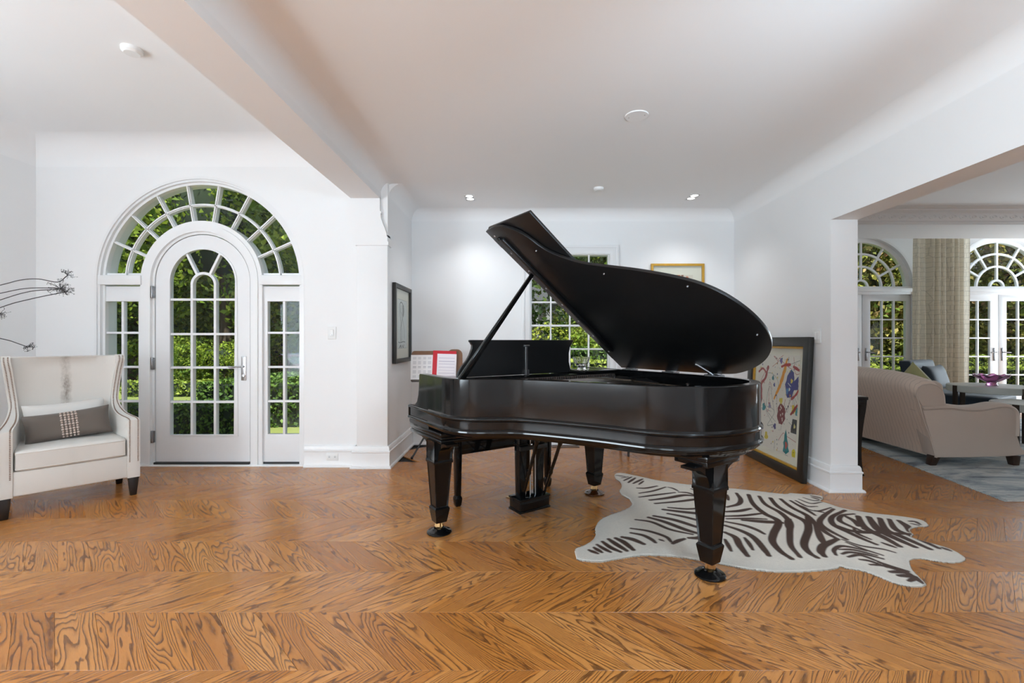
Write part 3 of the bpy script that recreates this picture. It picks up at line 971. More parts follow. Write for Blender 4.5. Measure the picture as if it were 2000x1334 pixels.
for i in range(72):
    t_ = i / 71
    x = 0.60 - 1.15 * t_
    ye = 0.36 + 0.82 * min(1, t_ / 0.62) if t_ < 0.62 else 1.18 - 1.6 * (t_ - 0.62)
    mb.tube([(x, 0.30, 0.980), (x - 0.10 * t_, max(0.34, ye), 0.978)], 0.0009, 3, caps=False)
mb.build('strings', M['steel'], piano, kind='stuff')
mb = MB()
for i in range(60):
    x = 0.55 - 1.12 * i / 59
    mb.box(x - 0.005, x + 0.005, 0.30, 0.335, 0.981, 1.000)
mb.build('dampers', M['felt'], piano, kind='stuff')
mb = MB()
for i in range(72):
    x = 0.62 - 1.2 * i / 71
    for k in range(3):
        mb.tube([(x, 0.225 + 0.018 * k, 0.97), (x, 0.225 + 0.018 * k, 0.990)], 0.003, 5)
mb.build('tuning_pins', M['steel'], piano, kind='stuff')
# posts under the soundboard
mb = MB()
for a, b in (((0.45, 0.16), (-0.25, 1.36)), ((-0.05, 0.16), (-0.30, 1.38)), ((-0.55, 0.16), (-0.38, 1.38))):
    mb.bar([(a[0], a[1], 0.69), (b[0], b[1], 0.69)], 0.075, 0.05, (0, 0, 1))
mb.build('bracing_posts', M['black_under'], piano)

# music desk with its hinged support
desk = [(0.565, 1.000), (0.556, 1.035), (0.53, 1.075), (0.497, 1.11), (0.472, 1.15), (0.455, 1.19), (0.452, 1.215), (0.462, 1.224), (0.462, 1.232), (0.472, 1.236), (0.472, 1.250), (-0.44, 1.250), (-0.44, 1.236), (-0.43, 1.232), (-0.43, 1.224), (-0.42, 1.214), (-0.405, 1.19), (-0.395, 1.15), (-0.395, 1.08), (-0.41, 1.03), (-0.42, 1.000)]
MB().prism(desk, 0.0, 0.022, 'xz').build('music_desk', M['black_satin'], piano, bevel=0.003, seg=1)
dp = MB().box(0.003, 0.021, 0.024, 0.032, 1.03, 1.205).tube([(-0.012, 0.03, 1.208), (0.036, 0.03, 1.208)], 0.008, 8).box(-0.002, 0.026, 0.022, 0.045, 1.0, 1.035)
dp.build('desk_prop', M['grey_metal'], piano, bevel=0.001, seg=1)

# lid, hinged along the spine, with the front flap folded back over it
TH = R(36.5)
XS, ZH = -0.80, 1.030
LM = Matrix.Translation((XS, 0, ZH)) @ Matrix.Rotation(-TH, 4, 'Y')     # lid plane: x = distance from hinge, y along it, z out of its upper face
LID = [(0.0, 0.185), (1.545, 0.185), (1.552, 0.26)] + spline([(1.552, 0.30), (1.532, 0.375), (1.475, 0.455), (1.40, 0.500), (1.285, 0.543), (1.198, 0.625), (1.120, 0.742), (1.058, 0.905), (0.990, 1.085), (0.893, 1.285), (0.805, 1.400), (0.70, 1.472), (0.575, 1.517), (0.447, 1.530), (0.335, 1.508), (0.24, 1.458), (0.152, 1.380), (0.073, 1.273), (0.02, 1.160), (0.002, 1.05)], 5) + [(0.0, 0.95)]
lid = MB().prism(LID, 0.0, 0.019, 'xy').move(LM).build('lid', M['black_satin'], piano, bevel=0.004, smooth=30)
flap = MB().prism([(0.0, 0.190), (1.548, 0.190), (1.548, 0.652), (0.0, 0.652)], 0.026, 0.045, 'xy').move(LM).build('lid_flap', M['black_satin'], piano, bevel=0.004)
for hx0, hx1 in ((1.38, 1.46), (0.75, 0.83), (0.1, 0.18)):
    MB().box(hx0, hx1, 0.155, 0.19, 0.014, 0.03).move(LM).build('flap_hinge', M['grey_metal'], lid, bevel=0.002, seg=1)
MB().box(0.25, 1.46, 0.262, 0.300, -0.022, 0.0).box(1.43, 1.475, 0.235, 0.262, -0.015, 0.0).move(LM).build('lid_batten', M['black_satin'], lid, bevel=0.003)
for d, y in ((1.49, 0.225), (1.33, 0.225), (1.15, 0.222), (0.97, 0.222), (0.79, 0.222), (0.60, 0.222), (0.42, 0.222), (0.22, 0.222)):
    MB().lathe([(0, -0.003), (0.007, -0.002), (0.008, 0.0), (0, 0.0)], 10, (d, y, 0)).move(LM).build('screw', M['steel'], lid)
for d, y in ((1.30, 0.47), (1.02, 0.83), (0.84, 1.29), (0.42, 1.47)):
    MB().lathe([(0, -0.010), (0.004, -0.010), (0.006, -0.007), (0.006, 0.0), (0, 0.0)], 12, (d, y, 0)).move(LM).build('lid_bumper', M['grey_metal'], lid)
MB().bar([(1.128, 0.24, -0.012), (1.128, 0.24, 0.0)], 0.05, 0.05, (1, 0, 0)).move(LM).build('prop_socket', M['black_satin'], lid, bevel=0.004)
top = LM @ Vector((1.128, 0.24, -0.008))
bot = Vector((0.662, 0.252, 1.0))
u_ = (top - bot).normalized()
side = Vector((0, 1, 0))
w_ = u_.cross(side)
rings = []
for t_, hw_ in ((0, 0.020), (0.45, 0.0165), (1, 0.012)):
    c = bot + (top - bot) * t_
    rings.append([tuple(c + w_ * (a * hw_) + side * (b * 0.011)) for a, b in ((-1, -1), (1, -1), (1, 1), (-1, 1))])
MB().loft(rings).build('lid_prop', M['black'], piano, bevel=0.003)
for y in (0.28, 0.66, 1.0):
    MB().box(-0.83, -0.76, y - 0.05, y + 0.05, 1.018, 1.026).tube([(-0.803, y - 0.05, 1.028), (-0.803, y + 0.05, 1.028)], 0.006, 8).build('lid_hinge', M['grey_metal'], piano, bevel=0.001, seg=1)
# raised hinge arm by the tail
MB().tube([(-0.765, 1.02, 1.02), (-0.75, 0.99, 1.045), (-0.725, 0.93, 1.085), (-0.72, 0.915, 1.09)], [0.009, 0.009, 0.011, 0.013], 8).box(-0.79, -0.72, 0.98, 1.08, 1.018, 1.026).build('lid_stay', M['grey_metal'], piano, bevel=0.001, seg=1)
for x, y in ((-0.40, 0.50), (-0.30, 1.16)):
    MB().lathe([(0, 0), (0.012, 0), (0.012, 0.012), (0.006, 0.016), (0.006, 0.028), (0.010, 0.034), (0, 0.04)], 12, (x, y, 0.97)).build('plate_bolt', M['steel'], piano)

# legs on casters
def leg_mesh():
    mb = MB()
    def sq(h, z): return [(-h, -h, z), (h, -h, z), (h, h, z), (-h, h, z)]
    bm = bmesh.new()
    def quadloft(levels):
        m_ = MB().loft([sq(h, z) for h, z in levels])
        return m_
    a = quadloft([(0.036, 0.075), (0.050, 0.158), (0.050, 0.166), (0.043, 0.176)])
    b = quadloft([(0.042, 0.17), (0.061, 0.462)])
    c = quadloft([(0.066, 0.460), (0.066, 0.474), (0.0635, 0.482), (0.0635, 0.606)])
    for m_ in (a, b, c): mb.add(m_.v, m_.f)
    return mb
def panel_inset(me):
    bm = bmesh.new()
    bm.from_mesh(me)
    fs = [f for f in bm.faces if abs(f.normal.z) < 0.3 and f.calc_area() > 0.014]
    bmesh.ops.inset_individual(bm, faces=fs, thickness=0.012, depth=-0.005)
    bm.to_mesh(me)
    bm.free()
def bracket(sgn, axis, h0=0.063, ext=0.13, zt=0.606, zb=0.478):
    pts = [(h0 - 0.004, zt), (h0 + ext, zt), (h0 + ext, zt - 0.014)]
    for i in range(9):
        a = R(90 * i / 8)
        pts.append((h0 + (ext - 0.004) * (1 - math.sin(a)), zt - 0.014 - (zt - 0.014 - zb) * (1 - math.cos(a))))
    pts.append((h0 - 0.004, zb))
    pts = [(sgn * p[0], p[1]) for p in pts]
    return MB().prism(pts, -0.040, 0.040, 'xz' if axis == 'x' else 'yz')
base_leg = leg_mesh().mesh('leg', M['black'], smooth=20)
panel_inset(base_leg)
caster_w = MB().tube([(-0.011, 0, 0.05), (0.011, 0, 0.05)], 0.027, 20).mesh('caster_wheel', M['brass'])
caster_f = MB().box(-0.021, -0.014, -0.012, 0.014, 0.042, 0.078).box(0.014, 0.021, -0.012, 0.014, 0.042, 0.078).tube([(0, 0, 0.07), (0, 0, 0.08)], 0.020, 14).mesh('caster_fork', M['brass'], bevel=0.002, seg=1)
LEGS = [(0.682, 0.0, 'y'), (-0.682, 0.0, 'y'), (-0.276, 1.317, 'x')]
for x, y, ax in LEGS:
    l = link('leg', base_leg, piano, (x, y, 0))
    for s in (-1, 1):
        bracket(s, ax).build('bracket', M['black'], l, smooth=30)
    link('caster_fork', caster_f, l, (0, 0, 0), (0, 0, R(40)))
    link('caster_wheel', caster_w, l, (0, 0, 0), (0, 0, R(40)))
MB().box(-0.45, -0.10, 1.14, 1.42, 0.640, 0.672).box(-0.42, -0.13, 1.20, 1.40, 0.604, 0.642).build('tail_leg_plate', M['black'], piano, bevel=0.006)
def to_world(x, y, z=0):
    c, s = math.cos(PHI), math.sin(PHI)
    return (PO[0] + c * x - s * y, PO[1] + s * x + c * y, z)
cupp = [(0.0, 0.001), (0.075, 0.001), (0.080, 0.004), (0.080, 0.010), (0.074, 0.016), (0.060, 0.019), (0.046, 0.027), (0.036, 0.033), (0.034, 0.031), (0.030, 0.024), (0.0, 0.0235)]
for (x, y, ax), mt, lb in zip(LEGS, ('black', 'cup_amber', 'black'), ('black caster cup under the piano leg nearest the armchair', 'brown glass caster cup under the piano leg beside the lyre, clear of the rug', 'black caster cup under the piano leg that stands in front of the zebra rug')):
    tag(MB().lathe(cupp, 32).build('caster_cup', M[mt], loc=to_world(x, y)), lb, 'caster cup', 'caster cups under the piano legs')

# pedal lyre
lyre = bpy.data.objects.new('lyre', None)
COL.objects.link(lyre)
lyre.parent = piano
LX = 0.012
for s in (-1, 1):
    x = LX + s * 0.078
    MB().hexa([(x - 0.026, 0.04, 0.13), (x + 0.026, 0.04, 0.13), (x + 0.026, 0.092, 0.13), (x - 0.026, 0.092, 0.13)],
              [(x - 0.034, 0.033, 0.61), (x + 0.034, 0.033, 0.61), (x + 0.034, 0.101, 0.61), (x - 0.034, 0.101, 0.61)]).box(x - 0.037, x + 0.037, 0.03, 0.104, 0.505, 0.52).build('lyre_post', M['black'], lyre, bevel=0.003)
MB().box(LX - 0.127, LX + 0.127, 0.0, 0.135, 0.055, 0.135).box(LX - 0.133, LX + 0.133, -0.006, 0.141, 0.128, 0.142).box(LX - 0.133, LX + 0.133, -0.006, 0.141, 0.045, 0.060).build('pedal_box', M['black'], lyre, bevel=0.003)
MB().box(LX - 0.12, LX + 0.115, 0.102, 0.122, 0.475, 0.505).build('lyre_crossbar', M['black_satin'], lyre, bevel=0.003)
for k in (-1, 0, 1):
    MB().tube([(LX + k * 0.045, 0.075, 0.13), (LX + k * 0.045, 0.075, 0.61)], 0.005, 8).build('pedal_rod', M['steel'], lyre)
    MB().loft([[(LX + k * 0.05 - w, y, z - 0.006), (LX + k * 0.05 + w, y, z - 0.006), (LX + k * 0.05 + w, y, z + 0.006), (LX + k * 0.05 - w, y, z + 0.006)] for y, w, z in ((0.01, 0.012, 0.085), (-0.06, 0.014, 0.083), (-0.11, 0.024, 0.08), (-0.135, 0.024, 0.077), (-0.145, 0.012, 0.075))]).build('pedal', M['brass'], lyre, bevel=0.002)
for a, b in (((0.089, 0.094, 0.14), (0.205, 0.455, 0.69)), ((-0.072, 0.124, 0.14), (0.12, 0.585, 0.69))):
    a = Vector(a); b = Vector(b)
    ts = [(0, .008), (.1, .009), (.36, .011), (.38, .014), (.4, .014), (.42, .010), (.6, .012), (.8, .012), (.84, .016), (.86, .016), (.88, .011), (.93, .015), (1, .013)]
    MB().tube([a + (b - a) * t_ for t_, r_ in ts], [r_ for t_, r_ in ts], 10).build('lyre_brace', M['black'], lyre)

# crystal bowl standing on the shelf behind the music desk
bx = to_world(-0.462, 0.09, 1.0185)
prof = [(0.0, 0), (0.034, 0), (0.038, 0.004), (0.030, 0.018), (0.028, 0.026), (0.045, 0.045), (0.060, 0.075), (0.066, 0.098), (0.061, 0.100), (0.055, 0.078), (0.040, 0.052), (0.0, 0.036)]
mb = MB().lathe(prof, 40)
mb.v = [(x * (1 + 0.045 * math.cos(10 * math.atan2(y, x)) * (z > 0.03)), y * (1 + 0.045 * math.cos(10 * math.atan2(y, x)) * (z > 0.03)), z) for x, y, z in mb.v]
tag(mb.build('crystal_bowl', M['crystal'], loc=bx), 'clear ribbed crystal bowl on the piano beside the music desk', 'bowl')

# ---------------------------------------------------------------- piano bench
bench = thing('piano_bench', 'long black piano bench tucked behind the keyboard', 'bench', (-0.205, 3.868, 0), R(34.16))
HL, HD = 0.43, 0.155
cush = []
n1, n2 = 25, 11
vs = []; fs = []
for j in range(n2):
    for i in range(n1):
        x = -HL - 0.03 + (2 * HL + 0.06) * i / (n1 - 1)
        y = -HD - 0.03 + (2 * HD + 0.06) * j / (n2 - 1)
        e = min(1, min(i, n1 - 1 - i) / 1.6) * min(1, min(j, n2 - 1 - j) / 1.6)
        vs.append((x, y, 0.50 + 0.05 * e ** 0.5 - 0.012 * e * (0.5 + 0.5 * math.cos(i * PI / 3)) * (0.5 + 0.5 * math.cos(j * PI / 2.5))))
for j in range(n2 - 1):
    for i in range(n1 - 1):
        a = j * n1 + i
        fs.append((a, a + 1, a + n1 + 1, a + n1))
MB().add(vs, fs).box(-HL - 0.03, HL + 0.03, -HD - 0.03, HD + 0.03, 0.488, 0.502).build('seat_cushion', M['black_satin'], bench, smooth=60)
MB().box(-HL, HL, -HD - 0.01, -HD + 0.012, 0.385, 0.488).box(-HL, HL, HD - 0.012, HD + 0.01, 0.385, 0.488).box(-HL - 0.01, -HL + 0.012, -HD, HD, 0.385, 0.488).box(HL - 0.012, HL + 0.01, -HD, HD, 0.385, 0.488).build('apron', M['black'], bench, bevel=0.003)
blp = [(0.016, 0.0), (0.022, 0.012), (0.027, 0.05), (0.027, 0.065), (0.019, 0.085), (0.021, 0.09), (0.026, 0.40), (0.027, 0.488)]
for sx in (-1, 1):
    for sy in (-1, 1):
        c = (sx * (HL - 0.005), sy * (HD - 0.002))
        MB().loft([[(c[0] + a * h_, c[1] + b * h_, z) for a, b in ((-1, -1), (1, -1), (1, 1), (-1, 1))] for h_, z in blp]).build('leg', M['black'], bench, bevel=0.004)
    MB().lathe([(0, 0), (0.012, 0), (0.012, 0.012), (0.030, 0.016), (0.034, 0.03), (0.030, 0.044), (0, 0.047)], 16).move(Matrix.Translation((sx * (HL + 0.01), 0, 0.43)) @ Matrix.Rotation(R(90) * sx, 4, 'Y')).build('height_knob', M['black'], bench)

# ---------------------------------------------------------------- music stand in the corner with its sheets
SX, SY = -0.88, 4.96
ms = thing('music_stand', 'wooden music stand on a dark tripod in the alcove corner', 'music stand', (SX, SY, 0), R(8))
TL = R(-14)
DM = Matrix.Translation((0, 0.02, 0.825)) @ Matrix.Rotation(TL, 4, 'X')        # desk plane: x across, z up the desk, facing -y
def rr(x0, x1, z0, z1, r, n=5):
    return arc(x1 - r, z1 - r, r, 0, 90, n) + arc(x0 + r, z1 - r, r, 90, 180, n) + [(x0, z0), (x1, z0)]
MB().prism(rr(-0.275, 0.13, 0.0, 0.315, 0.03), -0.006, 0.006, 'xz').move(DM).build('desk_leaf', M['stand_wood'], ms, bevel=0.002, seg=1)
MB().prism(rr(0.10, 0.265, -0.01, 0.335, 0.06), 0.008, 0.020, 'xz').move(DM).build('desk_leaf', M['stand_wood'], ms, bevel=0.002, seg=1)
MB().box(-0.275, 0.265, -0.055, 0.02, -0.02, -0.004).move(DM).build('ledge', M['dark_wood'], ms, bevel=0.003)
MB().tube([(0, 0.06, 0.42), (0, 0.06, 0.92)], 0.011, 10).tube([(0, 0.06, 0.30), (0, 0.06, 0.60)], 0.016, 10).build('pole', M['espresso'], ms)
for a in (200, 320, 80):
    c, s = math.cos(R(a)), math.sin(R(a))
    MB().tube([(0.018 * c, 0.06 + 0.018 * s, 0.42), (0.28 * c, 0.06 + 0.28 * s, 0.012)], 0.010, 8).lathe([(0, 0), (0.013, 0), (0.014, 0.02), (0, 0.03)], 10, (0.28 * c, 0.06 + 0.28 * s, 0)).build('leg', M['espresso'], ms)

def print_sheet(name, w, h, nx, nz, fn, mat, parent=None, y=0.0, curl=0.0, thick=0.0):
    """flat printed sheet in the xz plane facing -y, colours from fn(u, v) arrays"""
    us = np.linspace(0, 1, nx)
    vs_ = np.linspace(0, 1, nz)
    U, V = np.meshgrid(us, vs_)
    colr = fn(U, V)
    x = (U - 0.5) * w
    z = V * h
    yy = np.full_like(x, y) - curl * (np.clip(0.25 - V, 0, 1) ** 2) * 8
    co = np.stack([x, yy, z], -1).reshape(-1, 3)
    idx = np.arange(nx * nz).reshape(nz, nx)
    q = np.stack([idx[:-1, :-1], idx[:-1, 1:], idx[1:, 1:], idx[1:, :-1]], -1).reshape(-1, 4)
    me = bpy.data.meshes.new(name)
    me.from_pydata(co.tolist(), [], q.tolist())
    ca = me.color_attributes.new('print', 'FLOAT_COLOR', 'POINT')
    buf = np.ones((nx * nz, 4), np.float32)
    buf[:, :3] = colr.reshape(-1, 3)
    ca.data.foreach_set('color', buf.reshape(-1))
    me.materials.append(mat)
    me.shade_smooth()
    o = link(name, me, parent)
    return o
def lin(c): return np.array(srgb(*c)[:3])
def chart(U, V):
    c = np.tile(lin((240, 238, 238)), U.shape + (1,)).astype(float)
    for i in range(4):
        for j in range(5):
            m_ = (np.abs(U - (0.17 + 0.22 * i)) < 0.07) & (np.abs(V - (0.14 + 0.18 * j)) < 0.055) & (((V * 60).astype(int) % 2) == 0)
            c[m_] = lin((196, 194, 198))
    return c
def score(U, V):
    c = np.tile(lin((244, 238, 242)), U.shape + (1,)).astype(float)
    m_ = (U > 0.08) & (U < 0.92) & ((V * 26 % 3) < 1.2) & (((V * 78).astype(int) % 2) == 0) & (V < 0.9) & (V > 0.06)
    c[m_] = lin((206, 198, 210))
    return c
sm = thing('sheet_music', 'white loose sheets printed with chord boxes on the wooden music stand', 'sheet music', (SX, SY, 0), R(8))
o = print_sheet('page', 0.235, 0.27, 40, 61, chart, M['print'], sm, 0, 0.02)
o.matrix_local = DM @ Matrix.Translation((-0.165, -0.010, 0.0))
rb = thing('music_book', 'red covered music book open on the wooden music stand', 'book', (SX, SY, 0), R(8))
BM = DM @ Matrix.Translation((0.065, -0.014, -0.002)) @ Matrix.Rotation(R(2), 4, 'Y')
MB().box(-0.125, 0.125, -0.004, 0.004, 0.0, 0.315).move(BM).build('cover', M['red'], rb, bevel=0.002, seg=1)
o = print_sheet('page', 0.205, 0.28, 40, 79, score, M['print'], rb, 0, 0.01)
o.matrix_local = BM @ Matrix.Translation((0.025, -0.008, 0.0))

# low stool whose legs show behind the piano
st = thing('low_stool', 'small dark wooden stool against the alcove wall behind the piano', 'stool', (1.33, 5.15, 0), R(6))
MB().box(-0.21, 0.21, -0.16, 0.16, 0.40, 0.44).build('seat', M['dark_wood'], st, bevel=0.012, seg=3)
MB().box(-0.18, 0.18, -0.13, 0.13, 0.36, 0.40).build('apron', M['dark_wood'], st, bevel=0.003)
for sx in (-1, 1):
    for sy in (-1, 1):
        MB().tube([(sx * 0.165, sy * 0.115, 0.40), (sx * 0.185, sy * 0.135, 0.0)], [0.019, 0.012], 8).build('leg', M['dark_wood'], st)

# ================================================================= zebra hide on the floor
def fl(u, v):        # point of the floor seen at photo position u, v
    y = 910 * 1.25 / (v - 664)
    return ((u - 1016) / 910 * y, y)
def cr7(p): return fl(1100 + p[0] / 2.5, 780 + p[1] / 2.5)
OUT = [(52,752),(60,730),(100,714),(138,692),(156,665),(154,632),(178,592),(238,562),(298,541),(334,516),(320,490),(290,474),(272,452),(284,428),(276,406),(254,390),(250,368),(280,360),(340,371),(400,384),(460,397),(540,409),(640,421),(740,430),(860,440),(960,451),(1080,464),(1104,459),(1130,461),(1190,465),(1220,467),(1264,474),(1272,488),(1258,499),(1290,509),(1350,529),(1420,544),(1520,559),(1600,567),(1680,577),(1750,591),(1786,614),(1776,626),(1740,626),(1706,634),(1699,650),(1716,664),(1706,676),(1760,694),(1850,719),(1900,737),(1950,764),(1969,785),(1950,799),(1890,803),(1820,796),(1760,785),(1716,784),(1696,796),(1705,830),(1730,860),(1760,889),(1777,910),(1742,923),(1680,918),(1620,905),(1560,881),(1500,856),(1440,840),(1380,831),(1358,822),(1340,832),(1280,840),(1180,848),(1080,850),(980,845),(880,832),(800,816),(720,800),(640,788),(560,776),(470,769),(400,767),(330,775),(250,789),(180,800),(110,796),(66,786)]
STR = [  # stripes: width in metres, then their course (in the same reading as the outline)
(.016,[(258,375),(300,381)]),(.014,[(285,388),(318,383)]),(.016,[(296,402),(334,384)]),(.018,[(318,412),(352,389)]),(.018,[(342,416),(388,394)]),(.014,[(370,420),(392,404)]),
(.020,[(362,437),(405,437),(458,427)]),(.018,[(372,462),(440,451),(500,433)]),(.016,[(512,434),(535,440),(560,453)]),(.020,[(372,482),(450,471),(545,461)]),(.028,[(425,497),(520,484),(590,474),(645,478)]),(.02,[(565,459),(610,463),(650,478)]),(.024,[(450,515),(560,503),(650,494),(672,500)]),(.016,[(625,443),(650,452),(660,466)]),
(.022,[(515,535),(600,541),(680,535)]),(.030,[(490,545),(580,556),(690,566),(760,576)]),(.024,[(512,565),(600,582),(690,604)]),(.028,[(418,583),(500,607),(600,642),(670,664)]),(.028,[(445,576),(560,600),(690,640)]),(.020,[(355,593),(430,606),(520,640),(630,664)]),(.020,[(332,638),(420,651),(500,676),(528,702)]),(.022,[(332,660),(390,671),(430,690),(450,706)]),(.028,[(290,681),(340,692),(392,714)]),(.026,[(257,686),(295,705),(342,742)]),(.024,[(222,690),(262,717),(310,746)]),(.022,[(192,702),(232,730),(280,751)]),(.02,[(166,716),(202,737),(230,751)]),(.02,[(152,730),(188,752)]),(.02,[(127,742),(168,758)]),(.022,[(535,710),(560,696),(592,686)]),(.014,[(470,690),(490,697)]),(.026,[(615,682),(660,682),(690,668)]),
(.018,[(800,470),(806,498)]),(.024,[(846,462),(866,492),(856,518),(800,531)]),(.026,[(914,540),(860,550),(795,553)]),(.022,[(790,575),(880,573),(985,562)]),(.020,[(800,588),(900,588),(990,592)]),(.034,[(880,596),(970,604),(1066,608)]),
(.030,[(905,470),(930,520),(985,566),(1050,602),(1028,660),(1022,700),(1060,750),(1115,786)]),(.026,[(957,478),(990,520),(1060,560),(1104,604),(1106,660),(1112,720),(1156,778)]),(.036,[(1100,590),(1106,640)]),(.030,[(1012,487),(1050,530),(1120,570),(1184,602),(1198,640),(1176,710),(1200,755),(1240,781)]),(.026,[(1062,492),(1120,535),(1190,572),(1240,622),(1290,662),(1340,690)]),(.030,[(1338,690),(1300,706),(1268,722),(1258,750),(1276,774)]),(.028,[(1232,620),(1256,680),(1278,716)]),(.026,[(1190,572),(1200,620),(1190,660)]),(.020,[(1110,500),(1190,545),(1230,570)]),
(.024,[(795,603),(880,622),(940,642),(980,662)]),(.028,[(790,622),(870,650),(930,682),(980,740),(1004,770)]),(.028,[(790,657),(840,682),(862,722),(900,770)]),(.018,[(790,692),(820,746)]),(.018,[(886,684),(906,710),(926,742)]),
(.014,[(1135,500),(1190,526),(1240,528)]),(.012,[(1150,494),(1210,514),(1262,508)]),(.012,[(1172,486),(1220,500),(1264,498)]),(.018,[(1212,476),(1262,488)]),(.016,[(1215,484),(1255,496)]),(.014,[(1180,536),(1240,550),(1308,534)]),(.014,[(1150,520),(1190,536)]),(.02,[(1232,548),(1270,556)]),
(.024,[(1320,541),(1274,572),(1252,606),(1290,642),(1384,692)]),(.026,[(1376,548),(1312,580),(1322,620),(1400,660),(1470,692),(1528,716)]),(.022,[(1420,566),(1362,572),(1350,598),(1400,626),(1460,650)]),(.024,[(1370,572),(1420,600),(1440,626)]),(.034,[(1440,578),(1462,622),(1506,652),(1570,682),(1642,724)]),(.036,[(1492,582),(1522,624),(1556,652),(1640,692),(1716,726)]),(.032,[(1546,588),(1574,640),(1644,672),(1790,736)]),(.028,[(1592,592),(1624,640),(1700,672),(1832,732)]),(.030,[(1640,598),(1682,628),(1692,652)]),(.018,[(1690,600),(1718,602),(1742,616)]),(.014,[(1700,612),(1735,620)]),(.030,[(1330,622),(1420,652),(1560,656),(1700,664)]),(.030,[(1470,640),(1530,660)]),
(.018,[(1332,766),(1322,742),(1350,724),(1400,728),(1480,746)]),(.016,[(1345,738),(1420,742),(1530,768)]),(.018,[(1362,760),(1400,752),(1480,764),(1560,784)]),(.018,[(1392,775),(1450,766),(1540,798)]),(.018,[(1450,788),(1500,796),(1580,826)]),(.018,[(1500,814),(1560,818),(1640,842)]),(.024,[(1546,802),(1610,826),(1680,846)]),(.026,[(1600,850),(1660,850),(1700,866)]),(.026,[(1640,868),(1690,870),(1742,880)]),(.022,[(1690,894),(1720,884),(1760,906)]),(.02,[(1736,884),(1764,900)]),(.014,[(1362,692),(1450,722),(1560,740),(1620,756)]),(.014,[(1382,706),(1470,740),(1560,768)]),(.018,[(1852,731),(1890,745)]),(.02,[(1560,708),(1620,730)]),(.018,[(1420,640),(1440,664),(1500,690)]),
]
def seg_dist(P, a, b):
    d = b - a
    L = max(1e-9, d @ d)
    t_ = np.clip(((P - a) @ d) / L, 0, 1)
    q = a + t_[:, None] * d
    return np.hypot(P[:, 0] - q[:, 0], P[:, 1] - q[:, 1]), t_
def in_poly(P, poly):
    x, y = P[:, 0], P[:, 1]
    ins = np.zeros(len(P), bool)
    n = len(poly)
    for i in range(n):
        x0, y0 = poly[i]; x1, y1 = poly[(i + 1) % n]
        c = ((y0 > y) != (y1 > y))
        xx = (x1 - x0) * (y - y0) / ((y1 - y0) if y1 != y0 else 1e-9) + x0
        ins ^= c & (x < xx)
    return ins
